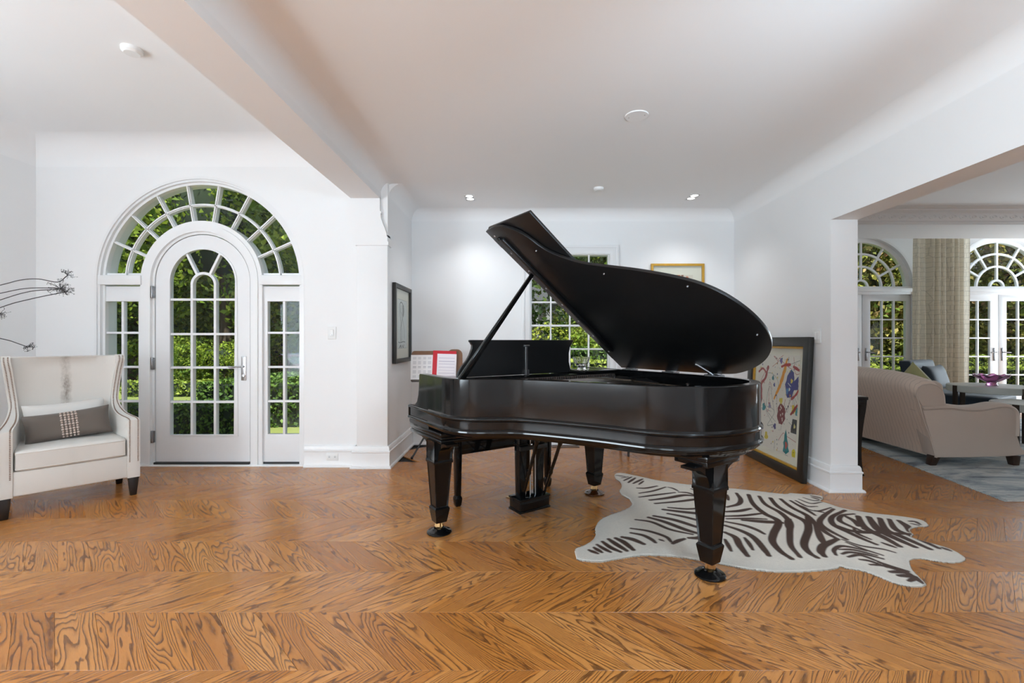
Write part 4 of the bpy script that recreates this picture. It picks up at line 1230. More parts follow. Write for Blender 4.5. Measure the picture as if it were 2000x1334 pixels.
def zebra():
    outw = np.array([cr7(p) for p in OUT])
    outs = np.array(spline([tuple(p) for p in outw] + [tuple(outw[0])], 3))[:-1]
    lo = outs.min(0) - 0.01; hi = outs.max(0) + 0.01
    G = 0.0055
    nx = int((hi[0] - lo[0]) / G) + 1
    ny = int((hi[1] - lo[1]) / G) + 1
    X, Y = np.meshgrid(lo[0] + G * np.arange(nx), lo[1] + G * np.arange(ny))
    P = np.stack([X.ravel(), Y.ravel()], 1)
    ins = in_poly(P, outs)
    de = np.full(len(P), 9.0)
    n = len(outs)
    for i in range(n):
        a, b = outs[i], outs[(i + 1) % n]
        m_ = (np.abs(P[:, 0] - (a[0] + b[0]) / 2) < 0.12) & (np.abs(P[:, 1] - (a[1] + b[1]) / 2) < 0.12)
        d, _ = seg_dist(P[m_], a, b)
        de[m_] = np.minimum(de[m_], d)
    k = np.zeros(len(P))
    rn = np.random.RandomState(5)
    for w, pts in STR:
        wp = np.array([cr7(p) for p in pts])
        sp = np.array(spline([tuple(p) for p in wp], 6)) if len(wp) > 2 else wp
        L = len(sp) - 1
        m_ = (P[:, 0] > sp[:, 0].min() - 0.05) & (P[:, 0] < sp[:, 0].max() + 0.05) & (P[:, 1] > sp[:, 1].min() - 0.05) & (P[:, 1] < sp[:, 1].max() + 0.05)
        Q = P[m_]
        best = np.full(len(Q), -9.0)
        for i in range(L):
            d, t_ = seg_dist(Q, sp[i], sp[i + 1])
            s_ = (i + t_) / L
            hw_ = w * 0.74 * (0.62 + 0.5 * np.sin(np.pi * np.clip(s_, 0.06, 0.94)) ** 0.7)
            best = np.maximum(best, (hw_ - d) / 0.004)
        k[m_] = np.maximum(k[m_], np.clip(best * 0.5 + 0.5, 0, 1))
    k[de < 0.012] *= 0.3
    use = ins & (de > 0.001)
    z = np.where(ins, 0.0035 + 0.005 * np.clip(de / 0.02, 0, 1), 0.0035)
    z += 0.002 * np.sin(P[:, 0] * 9 + 2 * np.sin(P[:, 1] * 7)) * np.clip(de / 0.1, 0, 1)
    id_ = np.arange(nx * ny).reshape(ny, nx)
    u_ = use.reshape(ny, nx)
    qm = u_[:-1, :-1] & u_[:-1, 1:] & u_[1:, 1:] & u_[1:, :-1]
    q = np.stack([id_[:-1, :-1][qm], id_[:-1, 1:][qm], id_[1:, 1:][qm], id_[1:, :-1][qm]], 1)
    used = np.unique(q)
    re = np.full(nx * ny, -1); re[used] = np.arange(len(used))
    q = re[q]
    co = np.stack([P[used, 0], P[used, 1], z[used]], 1)
    # pull the stair-stepped border onto the smooth outline
    lite = np.array(srgb(232, 223, 210)[:3]); drk = np.array(srgb(66, 40, 26)[:3]); tan_ = np.array(srgb(216, 210, 200)[:3])
    kk = k[used][:, None]
    ed = np.clip(1 - de[used] / 0.12, 0, 1)[:, None]
    colr = (lite * (1 - ed) + tan_ * ed) * (1 - kk) + drk * kk
    # skirt down to the floor
    me = bpy.data.meshes.new('zebra_hide_rug')
    c0 = co.mean(0)
    nb = len(co)
    from collections import Counter
    ec = Counter()
    for f in q.tolist():
        for i in range(4):
            a, b = f[i], f[(i + 1) % 4]
            ec[(min(a, b), max(a, b))] += 1
    bo = [e for e, c in ec.items() if c == 1]
    bvs = sorted({i for e in bo for i in e})
    ix = {b: nb + i for i, b in enumerate(bvs)}
    low = co[bvs].copy(); low[:, 2] = 0.0008
    faces = q.tolist() + [[a, b, ix[b], ix[a]] for a, b in bo]
    allc = np.vstack([co, low]) - np.array([c0[0], c0[1], 0])
    me.from_pydata(allc.tolist(), [], faces)
    ca = me.color_attributes.new('print', 'FLOAT_COLOR', 'POINT')
    buf = np.ones((len(allc), 4), np.float32)
    buf[:nb, :3] = colr
    buf[nb:, :3] = tan_
    ca.data.foreach_set('color', buf.ravel())
    me.materials.append(M['hide'])
    me.shade_smooth()
    o = link('zebra_hide_rug', me, None, (c0[0], c0[1], 0))
    tag(o, 'zebra striped cream and brown animal hide rug lying in front of the piano', 'rug')
zebra()

# ================================================================= winged armchair
def fabric(name, c, weave=260, var=0.06, bump=0.25, rough=0.85, extra=None):
    t = NT(name)
    co = t.coord('Object')
    base = t.mix(t.noise(co, 4, 4), tuple(x * (1 - var) for x in c[:3]) + (1,), tuple(min(1, x * (1 + var)) for x in c[:3]) + (1,))
    if extra: base = extra(t, co, base)
    t.pbr(base, rough, 0, t.bump(t.noise(co, weave, 3, 0.7), bump, 0.003), Sheen_Weight=0.15)
    return t.m
def hide_streak(t, co, base):
    sx = t.n('ShaderNodeSeparateXYZ')
    t.l(co, sx.inputs[0])
    wob = t.math('MULTIPLY', t.math('SUBTRACT', t.noise(t.mapping(co, (3, 3, 9)), 1.0, 4, 0.7), 0.5), 0.06)
    d = t.math('ABSOLUTE', t.math('ADD', sx.outputs[0], wob))
    line = t.ramp(d, [(0.0, (1, 1, 1)), (0.016, (0.7, 0.7, 0.7)), (0.036, (0.0, 0.0, 0.0))])
    zr_ = t.ramp(sx.outputs[2], [(0.50, (0.05, 0.05, 0.05)), (0.66, (0.7, 0.7, 0.7)), (0.9, (1, 1, 1)), (1.06, (0.5, 0.5, 0.5))])
    patch = t.math('MULTIPLY', t.ramp(t.noise(t.mapping(co, (30, 30, 14)), 1.0, 4, 0.75), [(0.35, (0.15, 0.15, 0.15)), (0.65, (1, 1, 1))]), t.math('MULTIPLY', line, zr_))
    base = t.mix(t.math('MULTIPLY', patch, 1.0), base, srgb(98, 82, 70))
    halo = t.ramp(d, [(0.0, (1, 1, 1)), (0.30, (0, 0, 0))])
    return t.mix(t.math('MULTIPLY', halo, t.math('MULTIPLY', t.noise(co, 3, 3), 0.25)), base, srgb(196, 182, 166))
M['cowhide'] = fabric('cream_hide', srgb(212, 207, 200), 180, 0.04, 0.12, 0.6, hide_streak)
M['cream'] = fabric('cream_cotton', srgb(214, 210, 204), 300, 0.03, 0.2)
M['velvet'] = fabric('taupe_velvet', srgb(98, 88, 80), 200, 0.14, 0.15, 0.7)
M['bead'] = simple('pearl_beads', srgb(206, 190, 180), 0.25, 0.3, var=0.12, vscale=60)
AR = R(49)
AO = (-3.335, 3.482, 0)
ch = thing('armchair', 'cream hide wing armchair with nailhead trim and dark tapered legs', 'armchair', AO, AR)
# seat base
MB().box(-0.315, 0.315, 0.0, 0.60, 0.150, 0.325).build('seat_base', M['cowhide'], ch, bevel=0.012, seg=3)
mb = MB()
def soft_box(x0, x1, y0, y1, z0, z1, r, n=6, crown=0.0):
    """box with rounded edges and a gently crowned top"""
    mb = MB()
    g = 14
    bm = bmesh.new()
    bmesh.ops.create_cube(bm, size=1)
    bmesh.ops.scale(bm, vec=(x1 - x0, y1 - y0, z1 - z0), verts=bm.verts)
    bmesh.ops.subdivide_edges(bm, edges=bm.edges, cuts=g, use_grid_fill=True)
    hx, hy, hz = (x1 - x0) / 2, (y1 - y0) / 2, (z1 - z0) / 2
    for v in bm.verts:
        c = Vector((max(-hx + r, min(hx - r, v.co.x)), max(-hy + r, min(hy - r, v.co.y)), max(-hz + r, min(hz - r, v.co.z))))
        d = v.co - c
        if d.length > 1e-9:
            # spread the outermost samples around the rounded edge
            dd = Vector([(abs(q) / r) for q in d])
            v.co = c + d.normalized() * r
        if crown and v.co.z > 0:
            v.co.z += crown * (1 - (v.co.x / hx) ** 2) * (1 - (v.co.y / hy) ** 2)
    for v in bm.verts:
        v.co += Vector(((x0 + x1) / 2, (y0 + y1) / 2, (z0 + z1) / 2))
    bm.verts.index_update()
    mb.add([tuple(v.co) for v in bm.verts], [tuple(v.index for v in f.verts) for f in bm.faces])
    bm.free()
    return mb
cu = soft_box(-0.302, 0.302, -0.012, 0.50, 0.322, 0.470, 0.022, crown=0.014).build('seat_cushion', M['cowhide'], ch, smooth=60)
mb = MB()
for z in (0.452, 0.340):
    mb.tube([(-0.296, 0.40, z), (-0.296, 0.0, z), (-0.280, -0.010, z), (0.280, -0.010, z), (0.296, 0.0, z), (0.296, 0.40, z)], 0.0045, 6)
mb.build('piping', M['cowhide'], cu)
# inner back, gently curved round between the wings
rings = []
for i in range(15):
    a = -1 + 2 * i / 14
    x = 0.298 * a
    bow = 0.050 * (1 - abs(a) ** 2.5)
    ring = []
    for y, z in ((0.445, 0.32), (0.462, 0.55), (0.492, 0.80), (0.515, 1.02), (0.525, 1.085), (0.540, 1.112), (0.565, 1.120), (0.595, 1.112), (0.605, 1.09), (0.600, 0.8), (0.575, 0.32)):
        f = bow if y < 0.53 else 0.3 * bow
        ring.append((x * (1 + 0.13 * max(0, z - 0.55)), y + f - 0.03, z))
    rings.append(ring)
MB().loft(rings).build('backrest', M['cowhide'], ch, smooth=50)
# arms that sweep up into wings: a side outline, thick, splayed a little at the top
side = spline([(-0.005, 0.147), (-0.005, 0.40), (-0.005, 0.585), (0.008, 0.610), (0.06, 0.620), (0.17, 0.628), (0.28, 0.645), (0.37, 0.682), (0.428, 0.742), (0.452, 0.820), (0.450, 0.920), (0.436, 1.020), (0.424, 1.085), (0.445, 1.116), (0.50, 1.125), (0.57, 1.118), (0.59, 1.08)], 4) + [(0.575, 0.70), (0.56, 0.147)]
front_n = 4 * 13 + 1
for s in (-1, 1):
    mb = MB()
    lo_ = []; hi_ = []
    for y, z in side:
        xo = 0.388 - 0.072 * min(1.0, max(0.0, y / 0.44)) ** 1.3 + 0.042 * max(0.0, z - 0.74) / 0.38
        th_ = 0.078 - 0.030 * min(1, max(0, (z - 0.62) / 0.12))
        lo_.append((s * (xo - th_), y, z)); hi_.append((s * xo, y, z))
    mid = []
    n = len(side)
    # rounded section: inner edge, slightly proud middle, outer edge
    cen = Vector((0, 0.35, 0.6))
    def grow(p, q, k): 
        m_ = (Vector(p) + Vector(q)) / 2
        return m_
    vs = lo_ + hi_
    fs = [tuple(range(n - 1, -1, -1)), tuple(range(n, 2 * n))]
    for i in range(n):
        j = (i + 1) % n
        fs.append((i, j, j + n, i + n))
    tri = tessellate_polygon([[Vector((p[0], p[1], 0)) for p in side]])
    fs = [tuple(t_) for t_ in tri] + [tuple(i + n for i in reversed(t_)) for t_ in tri] + fs[2:]
    mb.add(vs, fs)
    armo = mb.build('arm_wing', M['cowhide'], ch, bevel=0.010, seg=3, smooth=45)
    # nailheads along both edges of the front face, up the wing
    nb_ = MB()
    for edge, inset in ((lo_, 0.013), (hi_, -0.013)):
        pts = [Vector(p) for p in edge[2:front_n]]
        acc = 0.0
        last = pts[0]
        for p, q in zip(pts, pts[1:]):
            L = (q - p).length
            while acc <= L:
                c = p + (q - p) * (acc / max(L, 1e-9))
                t_ = (q - p).normalized()
                nrm = Vector((0, -t_.z, t_.y)) * 1.0
                if nrm.y > 0 and nrm.z < 0: nrm = -nrm
                c = c + Vector((s * inset, 0, 0)) + nrm * 0.0005
                nb_.ball(c, 0.0048, 6, 4)
                acc += 0.0125
            acc -= L
    nb_.build('nailhead_trim', M['nail'], armo, kind='stuff')
for x, y in ((-0.350, 0.035), (0.350, 0.035), (-0.33, 0.50), (0.33, 0.50)):
    MB().hexa([(x - 0.020, y - 0.020, 0), (x + 0.020, y - 0.020, 0), (x + 0.020, y + 0.020, 0), (x - 0.020, y + 0.020, 0)],
              [(x - 0.034, y - 0.034, 0.155), (x + 0.034, y - 0.034, 0.155), (x + 0.034, y + 0.034, 0.155), (x - 0.034, y + 0.034, 0.155)]).build('leg', M['espresso'], ch, bevel=0.003)

def pillow(w, h, t_, n=22, pinch=0.10):
    vs = []
    fs = []
    for side_ in (1, -1):
        for j in range(n + 1):
            for i in range(n + 1):
                a = -1 + 2 * i / n
                b = -1 + 2 * j / n
                k = (max(0, 1 - a ** 4) * max(0, 1 - b ** 4)) ** 0.55
                x = a * w / 2 * (1 - pinch * (1 - b * b) * abs(a) ** 3 * 0.5)
                z = b * h / 2 * (1 - pinch * (1 - a * a) * abs(b) ** 3)
                vs.append((x, side_ * t_ / 2 * k, z))
    m_ = (n + 1) ** 2
    for s_ in range(2):
        for j in range(n):
            for i in range(n):
                a = s_ * m_ + j * (n + 1) + i
                q = (a, a + 1, a + n + 2, a + n + 1)
                fs.append(q if s_ == 0 else tuple(reversed(q)))
    mb = MB().add(vs, fs)
    return mb
AM = Matrix.Translation(AO) @ Matrix.Rotation(AR, 4, 'Z')
def on_chair(x, y, z): return AM @ Vector((x, y, z))
p1 = pillow(0.48, 0.285, 0.12).build('lumbar_pillow', M['cream'], smooth=80)
p1.rotation_euler = (R(-15), R(-3), AR)
p1.location = on_chair(-0.01, 0.372, 0.620)
tag(p1, 'plain cream lumbar pillow leaning on the armchair back', 'pillow', 'pillows on the armchair')
p2 = pillow(0.50, 0.225, 0.13).build('lumbar_pillow', M['velvet'], smooth=80)
p2.rotation_euler = (R(-12), R(-5), AR)
p2.location = on_chair(-0.005, 0.255, 0.588)
tag(p2, 'taupe velvet lumbar pillow with a beaded band on the armchair', 'pillow', 'pillows on the armchair')
mb = MB()
for j in range(11):
    for i in range(5):
        a = -0.042 + 0.021 * i
        b = -0.09 + 0.018 * j
        k = (max(0, 1 - (a / 0.25) ** 4) * max(0, 1 - (b / 0.1125) ** 4)) ** 0.55
        mb.ball((a, -0.065 * k, b), 0.0096 if j % 2 else 0.0075, 7, 4)
mb.build('beaded_band', M['bead'], p2, kind='stuff')

# ================================================================= dried flower stems in a vase beyond the picture's edge
pd = thing('pedestal_table', 'small dark pedestal table by the entrance wall holding a vase', 'table', (-3.95, 2.35, 0))
MB().lathe([(0, 0.70), (0.22, 0.70), (0.235, 0.71), (0.235, 0.735), (0.22, 0.745), (0, 0.745)], 32).build('table_top', M['espresso'], pd)
MB().lathe([(0, 0), (0.17, 0), (0.17, 0.02), (0.04, 0.05), (0.03, 0.3), (0.04, 0.6), (0.08, 0.70), (0, 0.70)], 24).build('pedestal', M['espresso'], pd)
tag(MB().lathe([(0, 0), (0.07, 0), (0.11, 0.08), (0.12, 0.18), (0.09, 0.30), (0.05, 0.37), (0.055, 0.41), (0.048, 0.41), (0.042, 0.37), (0.0, 0.35)], 28).build('vase', M['terracotta'], loc=(-3.95, 2.35, 0.745)), 'dark glazed vase holding the dried flower stems', 'vase')
VZ = (-3.95, 2.35, 1.14)
def at_px(u, v, y): return ((u - 1016) / 910 * y, y, 1.25 - (v - 664) / 910 * y)
rs = random.Random(11)
def flower(path, head, r, n, label, y=2.75):
    h = at_px(*head, y)
    o = thing('dried_flower_stem', label, 'dried flower', VZ, 0, 'dried flower stems beside the armchair')
    pts = [at_px(u, v, y) for u, v in path]
    pts = [(VZ[0], VZ[1], VZ[2] - 0.3), (VZ[0] + 0.02, VZ[1] + 0.01, VZ[2] + 0.0)] + pts
    P = [Vector(p) - Vector(VZ) for p in spline(pts, 6)]
    MB().tube(P, 0.0026, 6).build('stem', M['stem'], o)
    mb = MB()
    c = Vector(h) - Vector(VZ)
    base = P[-1]
    ax = (c - base)
    ax = ax.normalized() if ax.length > 1e-6 else (P[-1] - P[-3]).normalized()
    for k in range(n):
        d = Vector((rs.gauss(0, 1), rs.gauss(0, 1), rs.gauss(0, 0.75))).normalized()
        d = (d + ax * 0.55).normalized()
        L = r * rs.uniform(0.55, 1.15)
        e = base + d * L
        mb.tube([base, base + d * L * 0.6 + Vector((0, 0, 0.004)), e], [0.0011, 0.0009, 0.0007], 4)
        for q in range(3):
            ee = e + Vector((rs.gauss(0, 1), rs.gauss(0, 1), rs.gauss(0, 1))) * 0.006
            mb.tube([e, ee], 0.0006, 3)
            mb.ball(ee, 0.0019, 5, 3)
    mb.build('flower_head', M['stem'], o)
flower([(-120, 585), (0, 557), (40, 547), (75, 545), (112, 551), (128, 541), (132, 537)], (138, 533), 0.030, 16, 'dried dark flower stem bending up at its tip, highest of the bunch beside the armchair')
flower([(-120, 600), (0, 573), (55, 563), (117, 563)], (132, 566), 0.055, 24, 'straight dried flower stem just below the bent one, its head the fullest beside the armchair')
flower([(-120, 628), (0, 586), (60, 569), (118, 565)], (134, 568), 0.040, 14, 'dried flower stem running close under the full head beside the armchair', 2.78)
flower([(-120, 650), (0, 601), (60, 584), (128, 570)], (142, 570), 0.042, 14, 'long dried flower stem rising from lowest into the full cluster of heads beside the armchair', 2.72)
flower([(-120, 640), (-40, 618), (0, 613)], (8, 612), 0.030, 16, 'short dried flower head at the edge of the picture above the armchair wing')
flower([(-120, 640), (0, 661), (35, 671), (54, 678)], (62, 680), 0.034, 18, 'drooping dried flower stem whose head hangs just above the armchair back')

# ================================================================= pictures
def art_splash(U, V, seed=4):
    rn = np.random.RandomState(seed)
    asp = 0.73 / 0.98
    X = U * asp; Y = V
    c = np.tile(lin((232, 222, 214)), U.shape + (1,)).astype(float)
    def put(mask, colr): c[mask] = lin(colr)
    wob = 0.012 * np.sin(X * 40 + 3 * np.sin(Y * 31)) + 0.008 * np.sin(Y * 67 + X * 23)
    def line(pts, w, colr):
        sp = np.array(spline([(p[0] * asp, p[1]) for p in pts], 6))
        P = np.stack([X.ravel(), Y.ravel()], 1)
        best = np.full(len(P), 9.0)
        for a, b in zip(sp, sp[1:]):
            d, _ = seg_dist(P, a, b)
            best = np.minimum(best, d)
        put((best.reshape(X.shape) + 0.25 * wob * (w > 0.006)) < w, colr)
    def blob(cx, cy, rx, ry, colr, rough=1.0):
        dx = (X - cx * asp) / rx; dy = (Y - cy) / ry
        a = np.arctan2(dy, dx)
        rr_ = 1 + rough * (0.16 * np.sin(3 * a + cx * 9) + 0.10 * np.sin(5 * a + cy * 17) + 0.05 * np.sin(11 * a))
        put(np.hypot(dx, dy) < rr_, colr)
    def poly(pts, colr):
        P = np.stack([X.ravel() + 0.3 * wob.ravel(), Y.ravel()], 1)
        put(in_poly(P, [(p[0] * asp, p[1]) for p in pts]).reshape(X.shape), colr)
    for k in range(22):
        p0 = rn.rand(2); p = [p0]
        for q in range(3): p.append(p[-1] + rn.randn(2) * 0.13)
        line(p, 0.0026, [(150, 150, 150), (176, 70, 78), (130, 134, 130)][k % 3])
    line([(0.05, 0.30), (0.12, 0.52), (0.10, 0.66), (0.20, 0.74), (0.26, 0.86)], 0.016, (160, 62, 66))
    line([(0.02, 0.80), (0.12, 0.84), (0.22, 0.80)], 0.012, (170, 80, 80))
    poly([(0.43, 0.53), (0.56, 0.70), (0.63, 0.83), (0.69, 0.95), (0.74, 0.98), (0.70, 0.84), (0.60, 0.66), (0.45, 0.52)], (232, 150, 24))
    line([(0.60, 0.88), (0.68, 0.90), (0.78, 0.905)], 0.015, (176, 44, 30))
    line([(0.87, 0.89), (0.99, 0.86)], 0.013, (158, 52, 52))
    poly([(0.72, 0.62), (0.70, 0.70), (0.76, 0.82), (0.83, 0.86), (0.89, 0.83), (0.89, 0.75), (0.99, 0.80), (0.99, 0.67), (0.90, 0.66), (0.86, 0.59), (0.77, 0.57)], (54, 52, 130))
    blob(0.84, 0.745, 0.018, 0.022, (222, 196, 90)); blob(0.80, 0.66, 0.012, 0.016, (236, 232, 226)); blob(0.755, 0.64, 0.018, 0.03, (70, 130, 190)); blob(0.82, 0.60, 0.010, 0.012, (220, 140, 50))
    line([(0.76, 0.72), (0.83, 0.69)], 0.003, (238, 232, 228))
    poly([(0.55, 0.36), (0.56, 0.45), (0.62, 0.52), (0.72, 0.46), (0.74, 0.36), (0.68, 0.29), (0.59, 0.29)], (126, 48, 52))
    for k in range(7): blob(0.64 + 0.035 * math.cos(k * 2.2), 0.40 + 0.07 * math.sin(k * 1.7), 0.008, 0.012, (226, 208, 196))
    blob(0.62, 0.53, 0.03, 0.03, (222, 200, 80)); blob(0.91, 0.47, 0.03, 0.045, (214, 186, 40))
    poly([(0.87, 0.24), (0.90, 0.38), (1.02, 0.38), (1.03, 0.24)], (56, 52, 54))
    blob(0.95, 0.31, 0.015, 0.02, (206, 190, 130))
    poly([(0.72, 0.03), (0.75, 0.22), (0.77, 0.26), (0.86, 0.05), (0.80, 0.01)], (34, 130, 136))
    blob(0.79, 0.10, 0.02, 0.035, (196, 84, 74))
    blob(0.965, 0.05, 0.035, 0.04, (226, 206, 50), 0.5)
    poly([(0.955, 0.42), (0.96, 0.50), (1.0, 0.50), (1.0, 0.42)], (44, 138, 150))
    line([(0.86, 0.42), (0.92, 0.46), (0.98, 0.52)], 0.013, (150, 36, 32))
    line([(0.86, 0.57), (0.95, 0.62), (0.99, 0.66)], 0.012, (176, 60, 56))
    for cx, cy, r, q in ((0.50, 0.25, 0.03, (86, 72, 130)), (0.58, 0.94, 0.03, (112, 92, 150)), (0.40, 0.75, 0.025, (54, 120, 130)), (0.44, 0.68, 0.02, (86, 80, 140)), (0.35, 0.45, 0.03, (150, 140, 170)), (0.15, 0.2, 0.05, (80, 70, 130)), (0.2, 0.42, 0.04, (40, 130, 140)), (0.3, 0.12, 0.04, (216, 190, 60)), (0.1, 0.08, 0.04, (176, 60, 56))):
        blob(cx, cy, r * 0.8, r, q)
    for k in range(150):
        a, b = rn.rand(2); r = 0.002 + 0.007 * rn.rand() ** 2
        blob(a, b, r, r * 1.2, [(50, 44, 70), (160, 50, 54), (60, 60, 120), (40, 110, 120), (210, 180, 60)][k % 5])
    return c
def art_small(U, V):
    rn = np.random.RandomState(9)
    c = np.tile(lin((226, 214, 202)), U.shape + (1,)).astype(float)
    for k in range(90):
        a, b = rn.rand(2)
        rx, ry = 0.02 + 0.05 * rn.rand(2)
        m_ = ((U - a) / rx) ** 2 + ((V - b) / ry) ** 2 < 1 + 0.4 * np.sin(9 * np.arctan2(V - b, U - a))
        c[m_] = lin([(150, 52, 44), (60, 54, 56), (206, 120, 90), (190, 150, 110), (150, 110, 90)][k % 5])
    return c
def art_sketch(U, V):
    """a plain line drawing: a few loose looping strokes on grey paper"""
    c = np.tile(lin((222, 222, 222)), U.shape + (1,)).astype(float)
    asp = 0.62
    P = np.stack([U.ravel() * asp, V.ravel()], 1)
    strokes = [
        (0.005, [(0.25, 0.72), (0.22, 0.86), (0.34, 0.94), (0.52, 0.92), (0.62, 0.84), (0.60, 0.70), (0.46, 0.56), (0.40, 0.45)]),
        (0.004, [(0.25, 0.72), (0.30, 0.62), (0.36, 0.50), (0.32, 0.40), (0.30, 0.28), (0.34, 0.12)]),
        (0.004, [(0.40, 0.45), (0.44, 0.34), (0.43, 0.22), (0.46, 0.12)]),
        (0.004, [(0.36, 0.88), (0.34, 0.76), (0.42, 0.70), (0.40, 0.62)]),
        (0.003, [(0.55, 0.60), (0.62, 0.50), (0.70, 0.38), (0.72, 0.2)]),
        (0.004, [(0.10, 0.13), (0.30, 0.12), (0.60, 0.14), (0.80, 0.13)]),
        (0.008, [(0.22, 0.02), (0.32, 0.06), (0.40, 0.02)]), (0.006, [(0.5, 0.06), (0.6, 0.02), (0.66, 0.07)])]
    for w, pts in strokes:
        sp = np.array(spline([(p[0] * asp, p[1]) for p in pts], 6))
        best = np.full(len(P), 9.0)
        for a, b in zip(sp, sp[1:]):
            d, _ = seg_dist(P, a, b)
            best = np.minimum(best, d)
        k = np.clip((w * 2.6 - best) / 0.003, 0, 1).reshape(U.shape)[..., None]
        c = c * (1 - k) + lin((40, 40, 40)) * k
    m_ = (((U - 0.58) / 0.12) ** 2 + ((V - 0.78) / 0.13) ** 2 < 1) & (U > 0.5)
    c[m_] = c[m_] * 0.35
    m_ = (U < 0.012) | (U > 0.988) | (V < 0.01) | (V > 0.99)
    c[m_] = lin((170, 168, 164))
    return c
def picture(name, label, w, h, parts, mat_in, art, n, group=None, depth=0.035):
    """parts: list of (width, depth, material) rails from outside in; built facing -y, base at z=0"""
    o = thing(name, label, 'picture', group=group)
    x0 = w / 2
    z0, z1 = 0.0, h
    for nm, rw, d, m_ in parts:
        a = rect(-x0, x0, z0, z1)
        b = rect(-x0 + rw, x0 - rw, z0 + rw, z1 - rw)
        MB().prism(a, -d, 0.0, 'xz', holes=[b]).build(nm, M[m_], o, bevel=0.003)
        x0 -= rw; z0 += rw; z1 -= rw
    MB().box(-x0, x0, -0.010, -0.003, z0, z1).build('mat_board', M['mat_board'], o, smooth=0)
    mw = mat_in
    aw, ah = 2 * x0 - 2 * mw, z1 - z0 - 2 * mw
    pr = print_sheet('print', aw, ah, n, int(n * ah / aw), art, M['print'], o, -0.0125)
    pr.location = (0, 0, z0 + mw)
    MB().prism(rect(-x0 + mw - 0.006, x0 - mw + 0.006, z0 + mw - 0.006, z1 - mw + 0.006), -0.0135, -0.009, 'xz', holes=[rect(-x0 + mw, x0 - mw, z0 + mw, z1 - mw)]).build('mat_bevel', M['mat_board'], o, smooth=0)
    MB().box(-x0, x0, -0.018, -0.016, z0, z1).build('glazing', M['glass'], o, smooth=0)
    return o
# big one leaning on the right-hand wall
big = picture('framed_abstract', 'large abstract paint splash print in a wide black and gold frame leaning on the wall', 1.06, 1.275, [('outer_frame', 0.085, 0.045, 'frame_black'), ('gold_fillet', 0.022, 0.030, 'gold')], 0.062, lambda U, V: art_splash(U, V), 230)
lean = math.asin(0.066 / 1.275)
big.rotation_euler = (-lean, 0, R(-90))
big.rotation_mode = 'XYZ'
big.location = (2.487, 4.57, 0.001)
# gold framed print on the back wall
g = picture('framed_print', 'gold framed print with a pale mat on the alcove back wall', 0.635, 0.78, [('gold_frame', 0.028, 0.03, 'gold')], 0.105, art_small, 90)
g.location = (1.878, 5.576, 1.38)
# drawing on the alcove's left wall
s_ = picture('framed_drawing', 'line drawing in a thin black frame on the narrow alcove side wall', 0.70, 0.828, [('black_frame', 0.045, 0.035, 'frame_black')], 0.105, art_sketch, 110)
s_.rotation_euler = (0, 0, R(90))
s_.location = (-1.2965, 5.075, 1.008)

# ================================================================= switches, outlet, vent, ceiling fittings
sw = thing('light_switch', 'white dimmer switch on the wall beside the arched entrance', 'light switch', (-1.857, 4.5995, 1.32), 0, 'wall switches')
MB().box(-0.042, 0.042, -0.007, 0, -0.062, 0.062).build('cover_plate', M['plastic'], sw, bevel=0.003)
MB().box(-0.017, 0.017, -0.011, -0.005, -0.034, 0.034).build('rocker', M['plastic'], sw, bevel=0.002, seg=1)
MB().box(-0.004, 0.004, -0.0125, -0.010, -0.024, -0.016).build('indicator', M['grey_metal'], sw, smooth=0)
ol = thing('wall_outlet', 'white double socket set in the baseboard beside the entrance', 'outlet', (-1.845, 4.5785, 0.103))
MB().box(-0.058, 0.058, -0.005, 0, -0.036, 0.036).build('cover_plate', M['plastic'], ol, bevel=0.002)
for sx in (-1, 1):
    f = MB().box(sx * 0.028 - 0.018, sx * 0.028 + 0.018, -0.0065, -0.003, -0.014, 0.014).build('socket', M['plastic'], ol, bevel=0.002, seg=1)
    MB().box(sx * 0.028 - 0.008, sx * 0.028 + 0.006, -0.0068, -0.006, 0.004, 0.007).box(sx * 0.028 - 0.008, sx * 0.028 + 0.006, -0.0068, -0.006, -0.007, -0.004).build('slots', M['dark'], f, smooth=0)
s2 = thing('light_switch', 'white double switch at the wall end above the leaning picture', 'light switch', (2.5595, 4.02, 1.285), R(-90), 'wall switches')
MB().box(-0.058, 0.058, -0.007, 0, -0.062, 0.062).build('cover_plate', M['plastic'], s2, bevel=0.003)
for sx in (-1, 1):
    MB().box(sx * 0.024 - 0.016, sx * 0.024 + 0.016, -0.011, -0.005, -0.034, 0.034).build('rocker', M['plastic'], s2, bevel=0.002, seg=1)
vt = thing('floor_vent', 'brown slotted floor register below the alcove window', 'vent', (0.53, 5.46, 0))
MB().prism(rect(-0.16, 0.16, -0.055, 0.055), 0.0003, 0.006, 'xy', holes=[rect(-0.145, 0.145, -0.042, 0.042)]).build('frame', M['dark_wood'], vt, bevel=0.001, seg=1)
for i in range(19):
    MB().box(-0.135 + 0.015 * i - 0.003, -0.135 + 0.015 * i + 0.003, -0.043, 0.043, 0.0005, 0.005).build('slat', M['dark_wood'], vt, smooth=0)
M['lamp_on'] = bpy.data.materials.new('lamp_lens')
M['lamp_on'].use_nodes = True
_n = M['lamp_on'].node_tree.nodes['Principled BSDF']
_n.inputs['Emission Color'].default_value = (1, 0.97, 0.92, 1)
_n.inputs['Emission Strength'].default_value = 2.5
